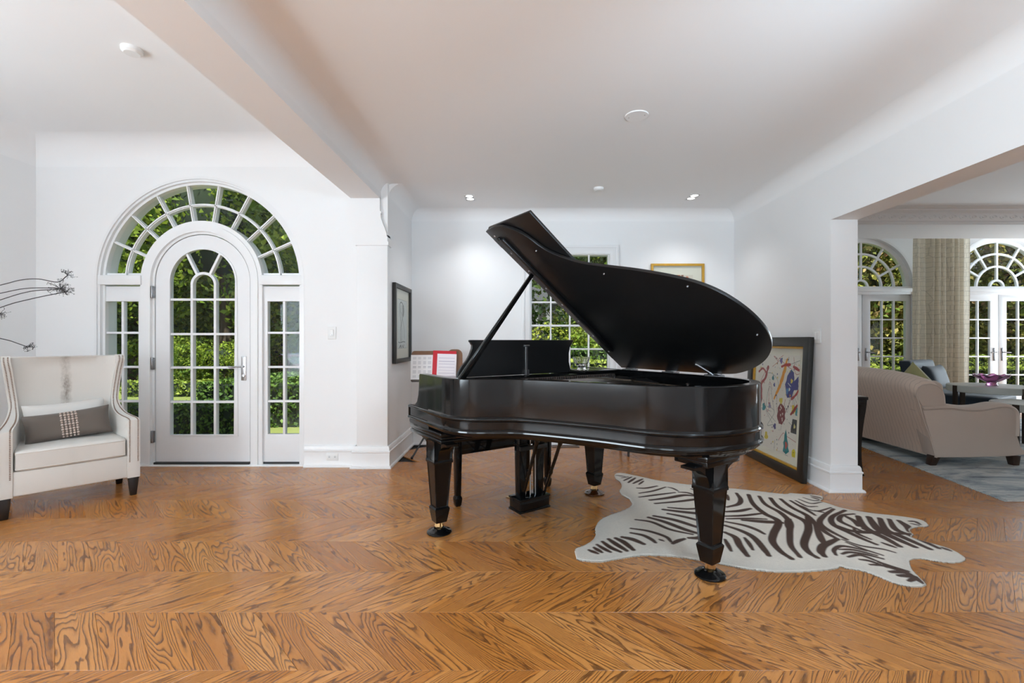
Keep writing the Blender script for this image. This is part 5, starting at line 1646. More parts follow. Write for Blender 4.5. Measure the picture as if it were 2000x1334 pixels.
def downlight(name, x, y, z, label, rz=0):
    d = thing(name, label, 'ceiling light', (x, y, z), rz, 'recessed twin downlights')
    MB().prism(rect(-0.105, 0.105, -0.058, 0.058), -0.004, 0.0, 'xy', holes=[rect(-0.095, -0.004, -0.046, 0.046), rect(0.004, 0.095, -0.046, 0.046)]).build('trim_ring', M['plastic'], d, smooth=0)
    for s in (-1, 1):
        MB().lathe([(0, -0.002), (0.040, -0.002), (0.040, 0.0), (0, 0.0)], 20, (s * 0.05, 0, 0)).build('lens', M['lamp_on'], d)
        MB().prism(rect(s * 0.05 - 0.044, s * 0.05 + 0.044, -0.044, 0.044), -0.003, -0.001, 'xy', holes=[[(s * 0.05 + p[0], p[1]) for p in arc(0, 0, 0.041, 0, 345, 23)]]).build('baffle', M['grey_metal'], d, smooth=0)
    lamp('downlight_beam', 'SPOT', (x, y, z - 0.02), (0, 0, 0), 26, (0.95, 0.97, 1.0), spot_size=R(120), spot_blend=0.8, shadow_soft_size=0.05)
downlight('recessed_downlight', -0.548, 5.07, 2.80, 'recessed twin downlight above the music stand', R(90))
downlight('recessed_downlight', 1.87, 5.05, 2.80, 'recessed twin downlight above the gold framed print', R(90))
tag(MB().lathe([(0, -0.030), (0.035, -0.030), (0.048, -0.020), (0.050, 0.0), (0, 0.0)], 28).build('smoke_detector', M['plastic'], loc=(0.80, 4.75, 2.80)), 'small round white ceiling detector between the two downlights', 'smoke detector', 'round ceiling detectors')
tag(MB().lathe([(0, -0.035), (0.045, -0.035), (0.060, -0.022), (0.062, 0.0), (0, 0.0)], 28).build('smoke_detector', M['plastic'], loc=(-2.60, 3.12, 3.20)), 'round white detector on the ceiling in front of the arched entrance', 'smoke detector', 'round ceiling detectors')
cp = MB().lathe([(0, -0.006), (0.076, -0.006), (0.080, -0.003), (0.080, 0.0), (0, 0.0)], 36).build('cover_plate', M['ceiling'], loc=(0.805, 3.22, 2.80))
cp.name = 'ceiling_box_cover'
tag(cp, 'flat white round cover plate on the ceiling above the piano lid', 'cover plate')
for sx in (-1, 1):
    MB().lathe([(0, -0.0075), (0.003, -0.0075), (0.004, -0.006), (0, -0.006)], 8, (sx * 0.05, -sx * 0.02, 0)).build('screw', M['grey_metal'], cp)

# fixtures made up for the added pendant and uplighter fills, out of view
pn = thing('fill_pendant_lamp', 'small globe pendant added as fill light behind the viewpoint', 'lamp', (FILL_PENDANT[0], FILL_PENDANT[1], 2.80))
MB().lathe([(0, -0.03), (0.05, -0.03), (0.06, -0.01), (0.06, 0), (0, 0)], 24).build('canopy', M['steel'], pn)
MB().tube([(0, 0, -0.02), (0, 0, -0.52)], 0.006, 8).lathe([(0, -0.54), (0.05, -0.54), (0.03, -0.50), (0, -0.50)], 20).build('rod', M['steel'], pn)
for (ux, uy), lb in zip(FILL_UPLIGHTERS, ('slim metal uplighter added as fill light near the right-hand wall', 'slim metal uplighter added as fill light by the wall behind the armchair side')):
    ul = thing('fill_floor_lamp', lb, 'lamp', (ux, uy, 0), 0, 'added uplighter fill lamps')
    MB().lathe([(0, 0), (0.14, 0), (0.14, 0.015), (0.02, 0.03), (0, 0.03)], 28).build('base', M['steel'], ul)
    MB().tube([(0, 0, 0.02), (0, 0, 1.74)], 0.012, 10).build('pole', M['steel'], ul)
    MB().lathe([(0.01, 1.73), (0.06, 1.74), (0.15, 1.80), (0.16, 1.83), (0.155, 1.83), (0.05, 1.755), (0.01, 1.75)], 28).build('shade', M['steel'], ul)

# ================================================================= living room seen through the opening
def rug_mat():
    t = NT('faded_rug')
    co = t.coord('Object')
    a = t.noise(t.mapping(co, (1.2, 3.2, 1)), 1.3, 7, 0.68, 0.6)
    b = t.noise(t.mapping(co, (2.5, 7, 1)), 2.2, 6, 0.75, 0.4)
    c = t.ramp(a, [(0.32, srgb(84, 90, 98)), (0.45, srgb(150, 158, 162)), (0.55, srgb(196, 198, 194)), (0.68, srgb(118, 136, 146))])
    c = t.mix(t.ramp(b, [(0.60, (0, 0, 0)), (0.72, (0.75, 0.75, 0.75))]), c, srgb(78, 72, 74))
    c = t.mix(t.ramp(b, [(0.30, (0.6, 0.6, 0.6)), (0.40, (0, 0, 0))]), c, srgb(176, 158, 146))
    t.pbr(c, 0.95, 0, t.bump(t.noise(co, 220, 3), 0.4, 0.004))
    return t.m
M['rug'] = rug_mat()
rg_ = MB().prism([(3.765, 3.60), (7.9, 3.55), (8.0, 7.35), (4.28, 7.40)], 0.0006, 0.012, 'xy')
lr = rg_.build('area_rug', M['rug'], smooth=0)
tag(lr, 'large faded grey blue rug under the taupe sofa', 'rug')
mb = MB()
for i in range(220):
    t_ = i / 219
    x = 3.765 + (4.28 - 3.765) * t_
    y = 3.60 + (7.40 - 3.60) * t_
    mb.box(x - 0.022 - rs.uniform(0, 0.008), x + 0.002, y - 0.004, y + 0.004, 0.001, 0.007)
mb.build('fringe', M['rug'], lr, kind='stuff', smooth=0)

def sofa_back(t, co, base):
    mp = t.mapping(co, (1, 1, 1))
    w = t.n('ShaderNodeTexWave', wave_type='BANDS', bands_direction='Y')
    t.l(mp, w.inputs['Vector'])
    w.inputs['Scale'].default_value = 7.0
    w.inputs['Distortion'].default_value = 3.2
    w.inputs['Detail'].default_value = 1.0
    w.inputs['Detail Scale'].default_value = 1.3
    k = t.ramp(w.outputs['Fac'], [(0.0, (1, 1, 1)), (0.12, (0, 0, 0))])
    return t.mix(t.math('MULTIPLY', k, 0.30), base, srgb(110, 94, 82))
M['sofa'] = fabric('taupe_weave', srgb(182, 166, 153), 240, 0.05, 0.25, 0.85)
M['sofa_pat'] = fabric('taupe_wave_weave', srgb(206, 186, 170), 240, 0.05, 0.3, 0.85, sofa_back)
M['blue'] = fabric('blue_velvet', srgb(18, 33, 45), 160, 0.22, 0.12, 0.7)
M['green_pillow'] = fabric('green_cotton', srgb(150, 146, 100), 200, 0.2, 0.2)

SY0 = 4.56          # near end of the sofa
sofa = thing('sofa', 'taupe rolled-back sofa with a wavy woven back on the grey rug', 'sofa', (4.08, SY0, 0))
# back: section in x,z swept along y; the roll drops towards the near end
sec = [(0.0, 0.10), (-0.055, 0.30), (-0.115, 0.50), (-0.17, 0.68), (-0.205, 0.79), (-0.205, 0.845), (-0.18, 0.892), (-0.13, 0.925), (-0.06, 0.935), (0.01, 0.915), (0.06, 0.87), (0.085, 0.80), (0.095, 0.70), (0.11, 0.55), (0.15, 0.30), (0.17, 0.10)]
rings = []
for yy, k, m_ in ((0.02, 0.86, 0.0), (0.035, 0.89, 0), (0.10, 0.925, 0), (0.25, 0.962, 0), (0.45, 0.985, 0), (0.8, 1.0, 0), (1.6, 1.005, 0), (2.15, 0.98, 0), (2.3, 0.9, 0)):
    rings.append([(x * (1 if z < 0.6 else k ** 0.5), yy, 0.10 + (z - 0.10) * (k if z > 0.5 else 1 + (k - 1) * (z - 0.1) / 0.4)) for x, z in sec])
MB().loft(rings).build('backrest', M['sofa_pat'], sofa, smooth=50)
endp = [(r[0], r[2]) for r in rings[0]]
weltp = [(p[0], 0.012, p[1]) for p in endp]
MB().tube(weltp, 0.007, 6).tube([(x, 0.02 * 0, z) for x, z in []] or [(0, 0, 0.10), (0, 2.3, 0.10)], 0.006, 6).build('piping', M['sofa'], sofa)
# plain end panel above the arm
ep = [p for p in endp if p[1] > 0.60]
MB().prism([(-0.135, 0.60)] + ep + [(0.10, 0.60)], 0.008, 0.05, 'xz').build('end_panel', M['sofa'], sofa, bevel=0.006)
armo = [(-0.002, 0.10), (-0.058, 0.30), (-0.118, 0.50), (-0.142, 0.580), (0.10, 0.595), (0.25, 0.575), (0.36, 0.566), (0.47, 0.572), (0.60, 0.600), (0.70, 0.605), (0.77, 0.575), (0.80, 0.52), (0.80, 0.36), (0.79, 0.30), (0.82, 0.20), (0.88, 0.14), (0.90, 0.13), (0.70, 0.112), (0.3, 0.10)]
for yy, nm in ((0.0, 'arm'), (2.14, 'arm')):
    a = MB().prism(armo, yy + 0.0, yy + 0.16, 'xz').build(nm, M['sofa'], sofa, bevel=0.012, seg=3, smooth=45)
    rollp = spline([(-0.14, 0.575), (0.10, 0.588), (0.25, 0.572), (0.36, 0.566), (0.47, 0.574), (0.60, 0.598), (0.70, 0.597), (0.765, 0.565), (0.79, 0.51), (0.79, 0.40), (0.785, 0.31)], 4)
    rr_ = []
    for i, (x, z) in enumerate(rollp):
        x1, z1 = rollp[min(i + 1, len(rollp) - 1)]
        x0, z0 = rollp[max(i - 1, 0)]
        tx, tz = x1 - x0, z1 - z0
        L = math.hypot(tx, tz); nx_, nz_ = -tz / L, tx / L
        rg2 = []
        for q in range(12):
            an = 2 * PI * q / 12
            rg2.append((x + nx_ * 0.032 * math.sin(an), yy + 0.085 + 0.100 * math.copysign(abs(math.cos(an)) ** 0.8, math.cos(an)), z + nz_ * 0.032 * math.sin(an)))
        rr_.append(rg2)
    MB().loft(rr_).build('arm_roll', M['sofa'], a, smooth=50)
soft_box(0.10, 0.84, 0.15, 2.16, 0.11, 0.30, 0.03).build('seat_base', M['sofa'], sofa, smooth=60)
for k in range(2):
    soft_box(0.14, 0.88, 0.17 + k * 0.985, 0.17 + (k + 1) * 0.985 - 0.008, 0.29, 0.46, 0.045, crown=0.02).build('seat_cushion', M['sofa'], sofa, smooth=60)
    soft_box(0.06, 0.26, 0.18 + k * 0.985, 0.17 + (k + 1) * 0.985 - 0.015, 0.45, 0.83, 0.07).build('back_cushion', M['sofa'], sofa, smooth=60)
for x, y in ((0.02, 0.06), (0.80, 0.06), (0.02, 2.2), (0.80, 2.2)):
    d = -1 if x < 0.4 else 1
    MB().hexa([(x - 0.035 + d * 0.02, y - 0.025, 0.012), (x + 0.025 + d * 0.02, y - 0.025, 0.012), (x + 0.025 + d * 0.02, y + 0.03, 0.012), (x - 0.035 + d * 0.02, y + 0.03, 0.012)],
              [(x - 0.035, y - 0.035, 0.11), (x + 0.05, y - 0.035, 0.11), (x + 0.05, y + 0.04, 0.11), (x - 0.035, y + 0.04, 0.11)]).build('leg', M['dark_wood'], sofa, bevel=0.003)

# blue slipper chairs by the french doors
def slipper(loc, rz, label):
    o = thing('slipper_chair', label, 'chair', loc, rz, 'blue velvet slipper chairs')
    soft_box(-0.48, 0.48, -0.50, 0.50, 0.16, 0.46, 0.04, crown=0.02).build('seat', M['blue'], o, smooth=60)
    b = soft_box(-0.48, 0.48, 0.34, 0.50, 0.20, 0.93, 0.035)
    b.v = [(x * (1 + 0.05 * max(0, z - 0.4)), y + 0.22 * max(0, z - 0.4), z) for x, y, z in b.v]
    b.build('backrest', M['blue'], o, smooth=60)
    for x in (-0.42, 0.42):
        for y in (-0.42, 0.42):
            MB().hexa([(x - 0.018, y - 0.018, 0), (x + 0.018, y - 0.018, 0), (x + 0.018, y + 0.018, 0), (x - 0.018, y + 0.018, 0)], [(x - 0.028, y - 0.028, 0.17), (x + 0.028, y - 0.028, 0.17), (x + 0.028, y + 0.028, 0.17), (x - 0.028, y + 0.028, 0.17)]).build('leg', M['espresso'], o)
    return o
c1 = slipper((6.62, 7.00, 0.0), R(32), 'blue velvet slipper chair with a matching cushion in front of the curtain')
c2 = copy_thing(c1, (4.70, 7.62, 0.0), R(8), 'blue velvet slipper chair mostly hidden behind the white wall end')
pc = pillow(0.74, 0.40, 0.17).build('cushion', M['blue'], smooth=80)
CM = Matrix.Translation(c1.location) @ Matrix.Rotation(R(32), 4, 'Z')
pc.location = CM @ Vector((0.03, 0.30, 0.665))
pc.rotation_euler = (R(-16), 0, R(32))
tag(pc, 'blue velvet cushion leaning on the slipper chair back', 'cushion')
pg = pillow(0.42, 0.42, 0.14).build('cushion', M['green_pillow'], smooth=80)
pg.location = (4.46, 5.26, 0.715)
pg.rotation_euler = (R(-12), R(42), R(88))
tag(pg, 'olive green patterned cushion peeking over the sofa back', 'cushion')

# round nesting tables
def round_table(loc, r, h, label, nl=4, a0=20):
    o = thing('coffee_table', label, 'table', loc, 0, 'round nesting coffee tables')
    MB().lathe([(0, h - 0.085), (r - 0.008, h - 0.085), (r, h - 0.078), (r, h - 0.008), (r - 0.008, h), (0, h)], 64).build('table_top', M['table_top'], o, smooth=40)
    for k in range(nl):
        a = R(a0 + 360 * k / nl)
        m_ = Matrix.Rotation(a, 4, 'Z')
        MB().box(r - 0.012, r + 0.012, -0.028, 0.028, 0.012, h - 0.004).move(m_).build('leg', M['bronze_leg'], o, bevel=0.002, seg=1)
    return o
round_table((6.07, 6.00, 0), 0.435, 0.665, 'taller round coffee table with pale top and bronze strap legs holding the pink bowl', 4, 265)
round_table((5.72, 5.18, 0), 0.36, 0.55, 'lower round coffee table tucked in front of the taller one', 4, 200)
prof = [(0, 0), (0.055, 0), (0.06, 0.006), (0.045, 0.025), (0.05, 0.04), (0.11, 0.075), (0.165, 0.118), (0.175, 0.135), (0.165, 0.137), (0.10, 0.088), (0.04, 0.055), (0, 0.05)]
mb = MB().lathe(prof, 48)
mb.v = [(x * (1 + 0.05 * math.sin(9 * math.atan2(y, x)) * (z > 0.06)), y * (1 + 0.05 * math.sin(9 * math.atan2(y, x)) * (z > 0.06)), z + 0.010 * math.cos(9 * math.atan2(y, x)) * (z > 0.10)) for x, y, z in mb.v]
tag(mb.build('glass_bowl', M['pink'], loc=(6.07, 6.0, 0.6655)), 'wavy pink art glass bowl on the taller round coffee table', 'bowl')

# console table standing behind the white wall end
cs = thing('console_table', 'slim black console table with curved sabre legs behind the white wall end', 'console table', (2.80, 4.26, 0))
MB().box(0.0, 0.385, 0.0, 1.1, 0.70, 0.728).box(0.01, 0.375, 0.01, 1.09, 0.655, 0.702).build('table_top', M['black_satin'], cs, bevel=0.004)
MB().box(0.012, 0.373, 0.012, 1.088, 0.7285, 0.733).build('glass_top', M['steel'], cs, smooth=0)
legp = spline([(0.0, 0.70), (-0.004, 0.62), (-0.022, 0.48), (-0.036, 0.32), (-0.034, 0.17), (-0.018, 0.06), (0.0, 0.0)], 4)
lw = [0.030, 0.026, 0.021, 0.018, 0.015, 0.012, 0.010]
lwi = spline([(w, 0) for w in lw], 4)
for x, y, d in ((0.352, 0.03, 1), (0.352, 1.07, 1), (0.05, 0.03, -0.4), (0.05, 1.07, -0.4)):
    MB().loft([[(x + d * p[0] + a * w[0], y + b * min(w[0], 0.016), p[1]) for a, b in ((-1, -1), (1, -1), (1, 1), (-1, 1))] for p, w in zip(legp, lwi)]).build('leg', M['black_satin'], cs, smooth=30)

# curtain between the two pairs of doors
def curtain_mat():
    t = NT('patterned_linen')
    uv = t.n('ShaderNodeUVMap').outputs[0]
    bk = t.n('ShaderNodeTexBrick')
    t.l(t.mapping(uv, (1, 1, 1)), bk.inputs['Vector'])
    bk.inputs['Color1'].default_value = (1, 1, 1, 1)
    bk.inputs['Color2'].default_value = (1, 1, 1, 1)
    bk.inputs['Mortar'].default_value = (0, 0, 0, 1)
    bk.inputs['Scale'].default_value = 1.0
    bk.inputs['Brick Width'].default_value = 0.16
    bk.inputs['Row Height'].default_value = 0.085
    bk.inputs['Mortar Size'].default_value = 0.004
    vo = t.n('ShaderNodeTexVoronoi', feature='DISTANCE_TO_EDGE')
    t.l(t.mapping(uv, (7, 5, 1)), vo.inputs['Vector'])
    vo.inputs['Scale'].default_value = 1.0
    vo.inputs['Randomness'].default_value = 0.35
    ln = t.ramp(vo.outputs['Distance'], [(0.0, (0, 0, 0)), (0.035, (1, 1, 1))])
    base = srgb(224, 216, 200)
    c = t.mix(t.math('MULTIPLY', t.math('SUBTRACT', 1.0, bk.outputs['Color']), 0.32), base, srgb(132, 126, 116))
    c = t.mix(t.math('MULTIPLY', t.math('SUBTRACT', 1.0, ln), 0.38), c, srgb(140, 132, 122))
    d = t.n('ShaderNodeBsdfDiffuse')
    t.l(c, d.inputs[0])
    tl = t.n('ShaderNodeBsdfTranslucent')
    t.l(c, tl.inputs[0])
    mx = t.n('ShaderNodeMixShader')
    mx.inputs[0].default_value = 0.42
    t.l(d.outputs[0], mx.inputs[1]); t.l(tl.outputs[0], mx.inputs[2])
    t.l(mx.outputs[0], t.out.inputs[0])
    return t.m
M['curtain'] = curtain_mat()
CY_ = 8.35
ctn = thing('curtain', 'full length cream linen curtain with a lattice print between the french doors', 'curtain', (7.53, CY_, 0))
cx0, cx1 = -0.49, 0.50
vs = []; fs = []; uvs = []
nx_, nz_ = 140, 8
for j in range(nz_ + 1):
    z = 0.02 + 3.16 * j / nz_
    for i in range(nx_ + 1):
        s_ = i / nx_
        flat = 1 if s_ < 0.26 else (1 if s_ > 0.86 else 0)
        x = cx0 + (cx1 - cx0) * s_
        k = 0.25 if flat else 1.0
        amp = 0.085 * k * (0.8 + 0.2 * z / 3)
        y = amp * math.sin(s_ * 56 + 0.7 * math.sin(s_ * 17)) + 0.015 * math.sin(s_ * 21 + z)
        vs.append((x, y, z))
        uvs.append((s_ * 1.75, z))
for j in range(nz_):
    for i in range(nx_):
        a = j * (nx_ + 1) + i
        fs.append((a, a + 1, a + nx_ + 2, a + nx_ + 1))
me = bpy.data.meshes.new('fabric_panel')
me.from_pydata(vs, [], fs)
ul = me.uv_layers.new(name='cloth')
for lp in me.loops: ul.data[lp.index].uv = uvs[lp.vertex_index]
me.materials.append(M['curtain'])
me.shade_smooth()
link('fabric_panel', me, ctn)
MB().tube([(-0.62, 0.0, 3.20), (0.62, 0.0, 3.20)], 0.016, 10).ball((-0.63, 0, 3.20), 0.03).ball((0.63, 0, 3.20), 0.03).build('curtain_rod', M['bronze_leg'], ctn)
mb = MB()
for x in (-0.5, 0.5):
    mb.box(x - 0.01, x + 0.01, 0.0, 0.36, 3.19, 3.21)
mb.build('rod_bracket', M['bronze_leg'], ctn)

# ================================================================= garden
GZ = -0.12
struct(MB().box(-60, 60, 4.9, 90, GZ - 0.3, GZ).build('ground_lawn', M['lawn'], smooth=0))
struct(MB().box(-6.2, -1.9, 4.87, 5.75, GZ - 0.02, GZ + 0.035).build('ground_step', M['patio'], smooth=0))
struct(MB().prism([(-16, 15.0), (-9.5, 16.6), (-9.5, 17.6), (-16, 16.4)], GZ - 0.02, GZ + 0.012, 'xy').build('ground_path', M['patio'], smooth=0))

def leaf_mesh(name, pts, nrm, size, mat, seed, fold=0.25, extra=None):
    """many small folded leaves at the given points"""
    rn = np.random.RandomState(seed)
    n = len(pts)
    d = rn.randn(n, 3)
    d /= np.linalg.norm(d, axis=1)[:, None]
    a = nrm + 0.9 * d
    a /= np.linalg.norm(a, axis=1)[:, None]
    t_ = np.cross(a, rn.randn(n, 3))
    t_ /= np.linalg.norm(t_, axis=1)[:, None] + 1e-9
    b = np.cross(a, t_)
    s = size * (0.65 + 0.7 * rn.rand(n))[:, None]
    p0 = pts - t_ * s * 0.6
    p1 = pts + b * s * 0.36 + a * s * fold
    p2 = pts + t_ * s * 0.6
    p3 = pts - b * s * 0.36 + a * s * fold
    v = np.stack([p0, p1, p2, p3], 1).reshape(-1, 3)
    f = np.arange(4 * n).reshape(n, 4)
    me = bpy.data.meshes.new(name)
    me.vertices.add(4 * n)
    me.vertices.foreach_set('co', v.astype(np.float32).ravel())
    me.loops.add(4 * n)
    me.loops.foreach_set('vertex_index', f.astype(np.int32).ravel())
    me.polygons.add(n)
    me.polygons.foreach_set('loop_start', np.arange(0, 4 * n, 4, dtype=np.int32))
    me.update(calc_edges=True)
    me.materials.append(mat)
    return me
def crown_points(n, rx, rz, seed, clumps=26, zlow=-1.0):
    rn = np.random.RandomState(seed)
    c = rn.randn(clumps, 3)
    c /= np.linalg.norm(c, axis=1)[:, None]
    c *= (0.35 + 0.6 * rn.rand(clumps) ** 0.5)[:, None]
    r = 0.26 + 0.22 * rn.rand(clumps)
    k = rn.randint(0, clumps, n)
    d = rn.randn(n, 3)
    d /= np.linalg.norm(d, axis=1)[:, None]
    p = c[k] + d * (r[k] * (0.75 + 0.3 * rn.rand(n)))[:, None]
    return p * np.array([rx, rx, rz]), d
def core_mesh(name, rx, rz, k=0.48):  # solid dark core added to block light through the crown
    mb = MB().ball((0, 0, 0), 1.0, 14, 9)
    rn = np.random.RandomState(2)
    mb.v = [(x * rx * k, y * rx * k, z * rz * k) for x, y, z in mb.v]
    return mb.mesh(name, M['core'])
CR = {}
def crown(key, n, rx, rz, leaf, mat, seed, clumps=26):
    if key not in CR:
        p, d = crown_points(n, rx, rz, seed, clumps)
        CR[key] = (leaf_mesh('foliage', p, d, leaf, M[mat], seed), core_mesh('core_filler', rx, rz))
    return CR[key]
def tree(x, y, zc, key, label, scale=1.0, turn=0.0, trunk=0.16, group='trees beyond the entrance', nm='tree', cat='tree', **kw):
    fo, co = crown(key, **kw)
    o = thing(nm, label, cat, (x, y, GZ), turn, group)
    link('foliage', fo, o, (0, 0, zc), None, (scale,) * 3)
    link('core_filler', co, o, (0, 0, zc), None, (scale,) * 3)
    if trunk:
        h = zc + 0.4
        MB().tube([(0, 0, -0.05), (0.03, 0.02, h * 0.35), (-0.04, 0.03, h * 0.7), (0.02, 0, h)], [trunk * 1.25, trunk, trunk * 0.85, trunk * 0.5], 10).build('trunk', M['bark'], o)
    return o
A = dict(n=22000, rx=3.0, rz=3.4, leaf=0.15, mat='leaf_mid', seed=1, clumps=34)
B = dict(n=20000, rx=2.6, rz=3.8, leaf=0.14, mat='leaf_dark', seed=2, clumps=30)
C_ = dict(n=9000, rx=1.6, rz=1.1, leaf=0.09, mat='leaf_mid', seed=3, clumps=22)
Ls = dict(n=12000, rx=2.6, rz=2.2, leaf=0.13, mat='leaf_sun', seed=4, clumps=30)
TL_ = ['broad leafy tree straight beyond the arched door leaf', 'dark narrow tree beyond the lawn behind the armchair side of the entrance', 'broad tree farther back behind the hinge side of the arched door',
       'dark tree behind the sidelight nearest the light switch', 'broad tree deep in the wood behind the arched door handle', 'large dark tree at the hinge-side edge of the woodland view', 'large broad tree closing the woodland view behind the others', 'leafy tree whose crown overhangs the fanlight near the light switch']
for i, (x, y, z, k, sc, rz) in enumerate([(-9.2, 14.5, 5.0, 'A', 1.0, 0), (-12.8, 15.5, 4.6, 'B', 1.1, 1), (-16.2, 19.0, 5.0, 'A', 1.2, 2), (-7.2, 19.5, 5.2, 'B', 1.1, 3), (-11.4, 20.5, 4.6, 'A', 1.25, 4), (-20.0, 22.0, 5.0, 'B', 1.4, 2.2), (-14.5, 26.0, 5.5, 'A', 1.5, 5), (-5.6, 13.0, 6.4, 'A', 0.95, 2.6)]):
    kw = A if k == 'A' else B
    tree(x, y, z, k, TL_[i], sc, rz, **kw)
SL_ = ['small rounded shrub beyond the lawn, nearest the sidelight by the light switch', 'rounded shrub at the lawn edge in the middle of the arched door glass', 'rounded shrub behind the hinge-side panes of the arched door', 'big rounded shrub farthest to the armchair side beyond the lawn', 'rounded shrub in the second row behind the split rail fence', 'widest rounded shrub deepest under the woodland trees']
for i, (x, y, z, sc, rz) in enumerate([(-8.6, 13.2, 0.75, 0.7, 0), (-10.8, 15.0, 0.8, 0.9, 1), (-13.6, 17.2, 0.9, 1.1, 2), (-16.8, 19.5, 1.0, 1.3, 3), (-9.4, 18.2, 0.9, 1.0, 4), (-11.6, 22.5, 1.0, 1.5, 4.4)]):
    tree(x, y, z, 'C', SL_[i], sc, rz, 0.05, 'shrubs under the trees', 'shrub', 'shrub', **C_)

def hedge(x0, x1, y0, y1, z1, label, mat='box_dark', leaf=0.05, dens=1.0, seed=1, group='clipped box hedges'):
    rn = np.random.RandomState(seed)
    lx, ly, lz = x1 - x0, y1 - y0, z1 - GZ
    o = thing('box_hedge', label, 'hedge', ((x0 + x1) / 2, (y0 + y1) / 2, GZ), 0, group)
    MB().box(-lx / 2 + 0.03, lx / 2 - 0.03, -ly / 2 + 0.03, ly / 2 - 0.03, -0.02, lz - 0.03).build('core_filler', M['core'], o, smooth=0)  # solid dark filler behind the leaves
    P = []; N = []
    faces = [((lx, lz), lambda a, b: (a * lx - lx / 2, -ly / 2, b * lz), (0, -1, 0)), ((lx, ly), lambda a, b: (a * lx - lx / 2, b * ly - ly / 2, lz), (0, 0, 1)),
             ((ly, lz), lambda a, b: (-lx / 2, a * ly - ly / 2, b * lz), (-1, 0, 0)), ((ly, lz), lambda a, b: (lx / 2, a * ly - ly / 2, b * lz), (1, 0, 0)), ((lx, lz), lambda a, b: (a * lx - lx / 2, ly / 2, b * lz), (0, 1, 0))]
    for (w, h), fn, nm in faces:
        n = int(dens * 1.9 * w * h / leaf ** 2)
        a, b = rn.rand(n), rn.rand(n)
        q = fn(a, b)
        q = np.stack([np.broadcast_to(np.asarray(c, float), (n,)) for c in q], 1)
        q = q + rn.randn(n, 3) * 0.012 + np.array(nm) * (0.02 * np.sin(q[:, :1] * 7 + q[:, 2:3] * 9))
        P.append(q); N.append(np.tile(np.array(nm, float), (n, 1)))
    link('foliage', leaf_mesh('foliage', np.vstack(P), np.vstack(N), leaf, M[mat], seed), o)
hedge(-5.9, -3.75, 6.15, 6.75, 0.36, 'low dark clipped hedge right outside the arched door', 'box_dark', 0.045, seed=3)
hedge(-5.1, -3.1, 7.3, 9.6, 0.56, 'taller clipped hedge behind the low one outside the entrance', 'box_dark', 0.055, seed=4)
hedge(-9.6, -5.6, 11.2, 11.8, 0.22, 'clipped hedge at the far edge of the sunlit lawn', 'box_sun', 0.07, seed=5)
# split-rail fence far beyond
fn = thing('rail_fence', 'weathered split rail fence at the far side of the lawn', 'fence', (-9.5, 17.0, GZ), R(2))
for i in range(4):
    x = -1.2 + 2.2 * i
    MB().box(x - 0.07, x + 0.07, -0.06, 0.06, 0, 1.05).build('post', M['fence_wood'], fn, bevel=0.012, seg=1)
for z in (0.45, 0.8):
    for i in range(3):
        x = -1.2 + 2.2 * i
        MB().tube([(x, 0, z), (x + 2.2, 0, z + 0.02)], 0.045, 6).build('rail', M['fence_wood'], fn)

# garden behind the alcove window
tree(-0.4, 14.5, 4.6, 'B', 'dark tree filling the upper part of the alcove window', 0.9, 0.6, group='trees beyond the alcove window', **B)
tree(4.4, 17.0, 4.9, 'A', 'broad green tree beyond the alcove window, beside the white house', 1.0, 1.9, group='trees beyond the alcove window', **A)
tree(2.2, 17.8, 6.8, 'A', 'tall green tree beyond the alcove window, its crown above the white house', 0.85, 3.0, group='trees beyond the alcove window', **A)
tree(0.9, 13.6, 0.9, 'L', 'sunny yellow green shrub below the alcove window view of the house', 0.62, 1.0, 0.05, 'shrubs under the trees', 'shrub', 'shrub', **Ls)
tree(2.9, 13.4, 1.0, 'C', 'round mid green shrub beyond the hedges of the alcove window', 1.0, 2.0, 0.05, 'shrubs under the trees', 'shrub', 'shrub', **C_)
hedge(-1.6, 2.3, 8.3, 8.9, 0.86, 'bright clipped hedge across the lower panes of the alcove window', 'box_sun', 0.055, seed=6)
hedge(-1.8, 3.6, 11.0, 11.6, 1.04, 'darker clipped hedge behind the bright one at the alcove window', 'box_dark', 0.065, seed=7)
hs = thing('white_house', 'white neighbouring house with slate roof seen through the alcove window', 'house', (3.2, 42.0, GZ))
MB().box(-3.5, 3.5, 0, 6, 0, 4.9).build('wall', M['house_white'], hs, smooth=0)
MB().prism([(-3.9, 4.9), (0, 7.6), (3.9, 4.9)], -0.4, 6.4, 'xz').build('roof', M['house_roof'], hs, smooth=0)
for x in (-2.6, -1.5, -0.4, 0.7, 1.8):
    for z in (1.0, 3.2):
        w = MB().prism(rect(x - 0.08, x + 0.68, z - 0.1, z + 1.5), -0.06, 0.0, 'xz', holes=[rect(x, x + 0.6, z, z + 1.4)]).build('window', M['grey_metal'], hs, smooth=0)
        MB().box(x, x + 0.6, -0.02, 0.0, z, z + 1.4).build('pane', M['dark'], w, smooth=0)

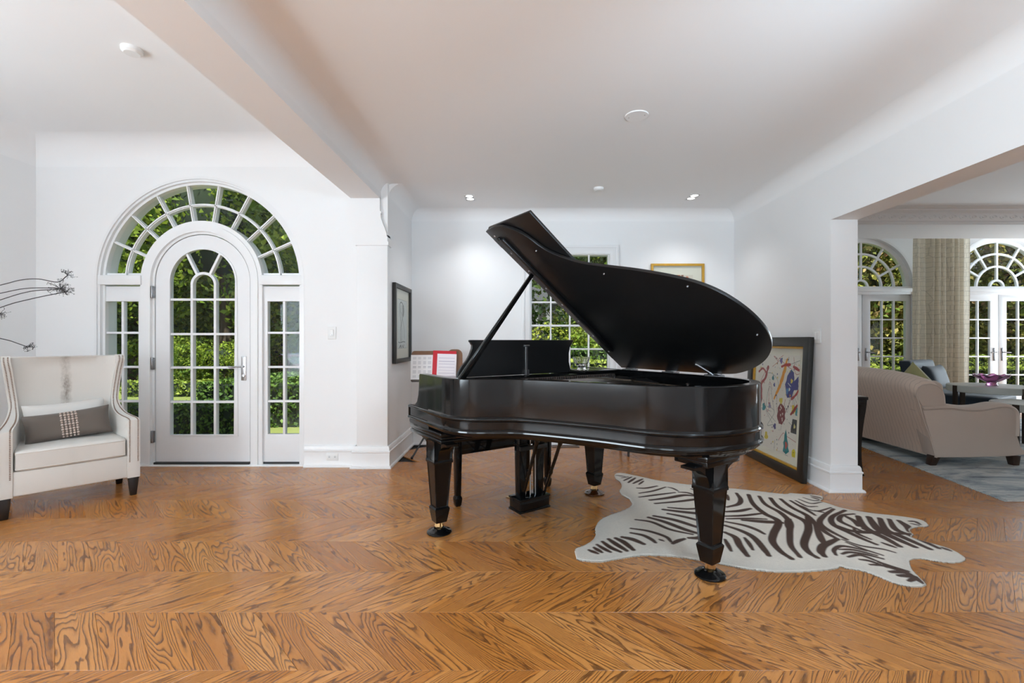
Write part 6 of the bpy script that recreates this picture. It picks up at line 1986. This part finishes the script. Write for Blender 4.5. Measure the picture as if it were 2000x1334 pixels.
# garden behind the living room doors
D = dict(n=20000, rx=1.6, rz=3.6, leaf=0.13, mat='leaf_rust', seed=12, clumps=60)
tree(10.0, 13.3, 3.4, 'D', 'dense clipped tree filling the french doors beside the curtain', 1.0, 0, group='trees beyond the french doors', trunk=0.1, **D)
tree(8.0, 13.8, 3.4, 'D', 'dense clipped tree behind the wall end, next to the one beside the curtain', 1.0, 2, group='trees beyond the french doors', trunk=0.1, **D)
tree(14.75, 13.3, 3.3, 'D', 'dense clipped tree with rusty leaf tips at the edge of the farther french doors', 1.0, 4, group='trees beyond the french doors', trunk=0.1, **D)
P_ = dict(n=6000, rx=2.6, rz=2.6, leaf=0.22, mat='leaf_plum', seed=15, clumps=30)
tree(25.5, 26.0, 2.9, 'P', 'greyish plum coloured tree far behind the french door hedges', 1.0, 0, group='trees beyond the french doors', trunk=0.15, **P_)
tree(22.0, 27.0, 4.2, 'A', 'distant green tree behind the curtain side of the french doors', 1.0, 1.2, group='trees beyond the french doors', **A)
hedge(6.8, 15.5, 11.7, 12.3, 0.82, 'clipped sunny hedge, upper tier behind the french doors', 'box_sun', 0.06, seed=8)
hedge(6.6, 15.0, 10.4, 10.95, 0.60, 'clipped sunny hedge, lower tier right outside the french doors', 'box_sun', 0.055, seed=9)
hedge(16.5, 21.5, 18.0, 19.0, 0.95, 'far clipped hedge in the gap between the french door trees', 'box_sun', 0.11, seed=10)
# woodland edge closing the view
F_ = dict(n=14000, rx=4.5, rz=4.2, leaf=0.3, mat='leaf_dark', seed=21, clumps=40)
ORD = 'first second third fourth fifth sixth seventh eighth ninth tenth eleventh twelfth thirteenth fourteenth fifteenth sixteenth'.split()
for i in range(16):
    x = -46 + 5.2 * i + (1.3 if i % 2 else 0)
    if 18 < x < 34: continue
    y = 36 + 5 * math.sin(i * 1.7) + (8 if -1 < x < 9 else 0)
    if 0 < x < 8: y = 56
    tree(x, y, 4.0, 'F', 'distant dark tree of the woodland edge, ' + ORD[i] + ' along its row from the entrance side', 1.0 + 0.2 * math.sin(i * 2.3), i * 1.1, trunk=0.22, group='woodland edge', **F_)
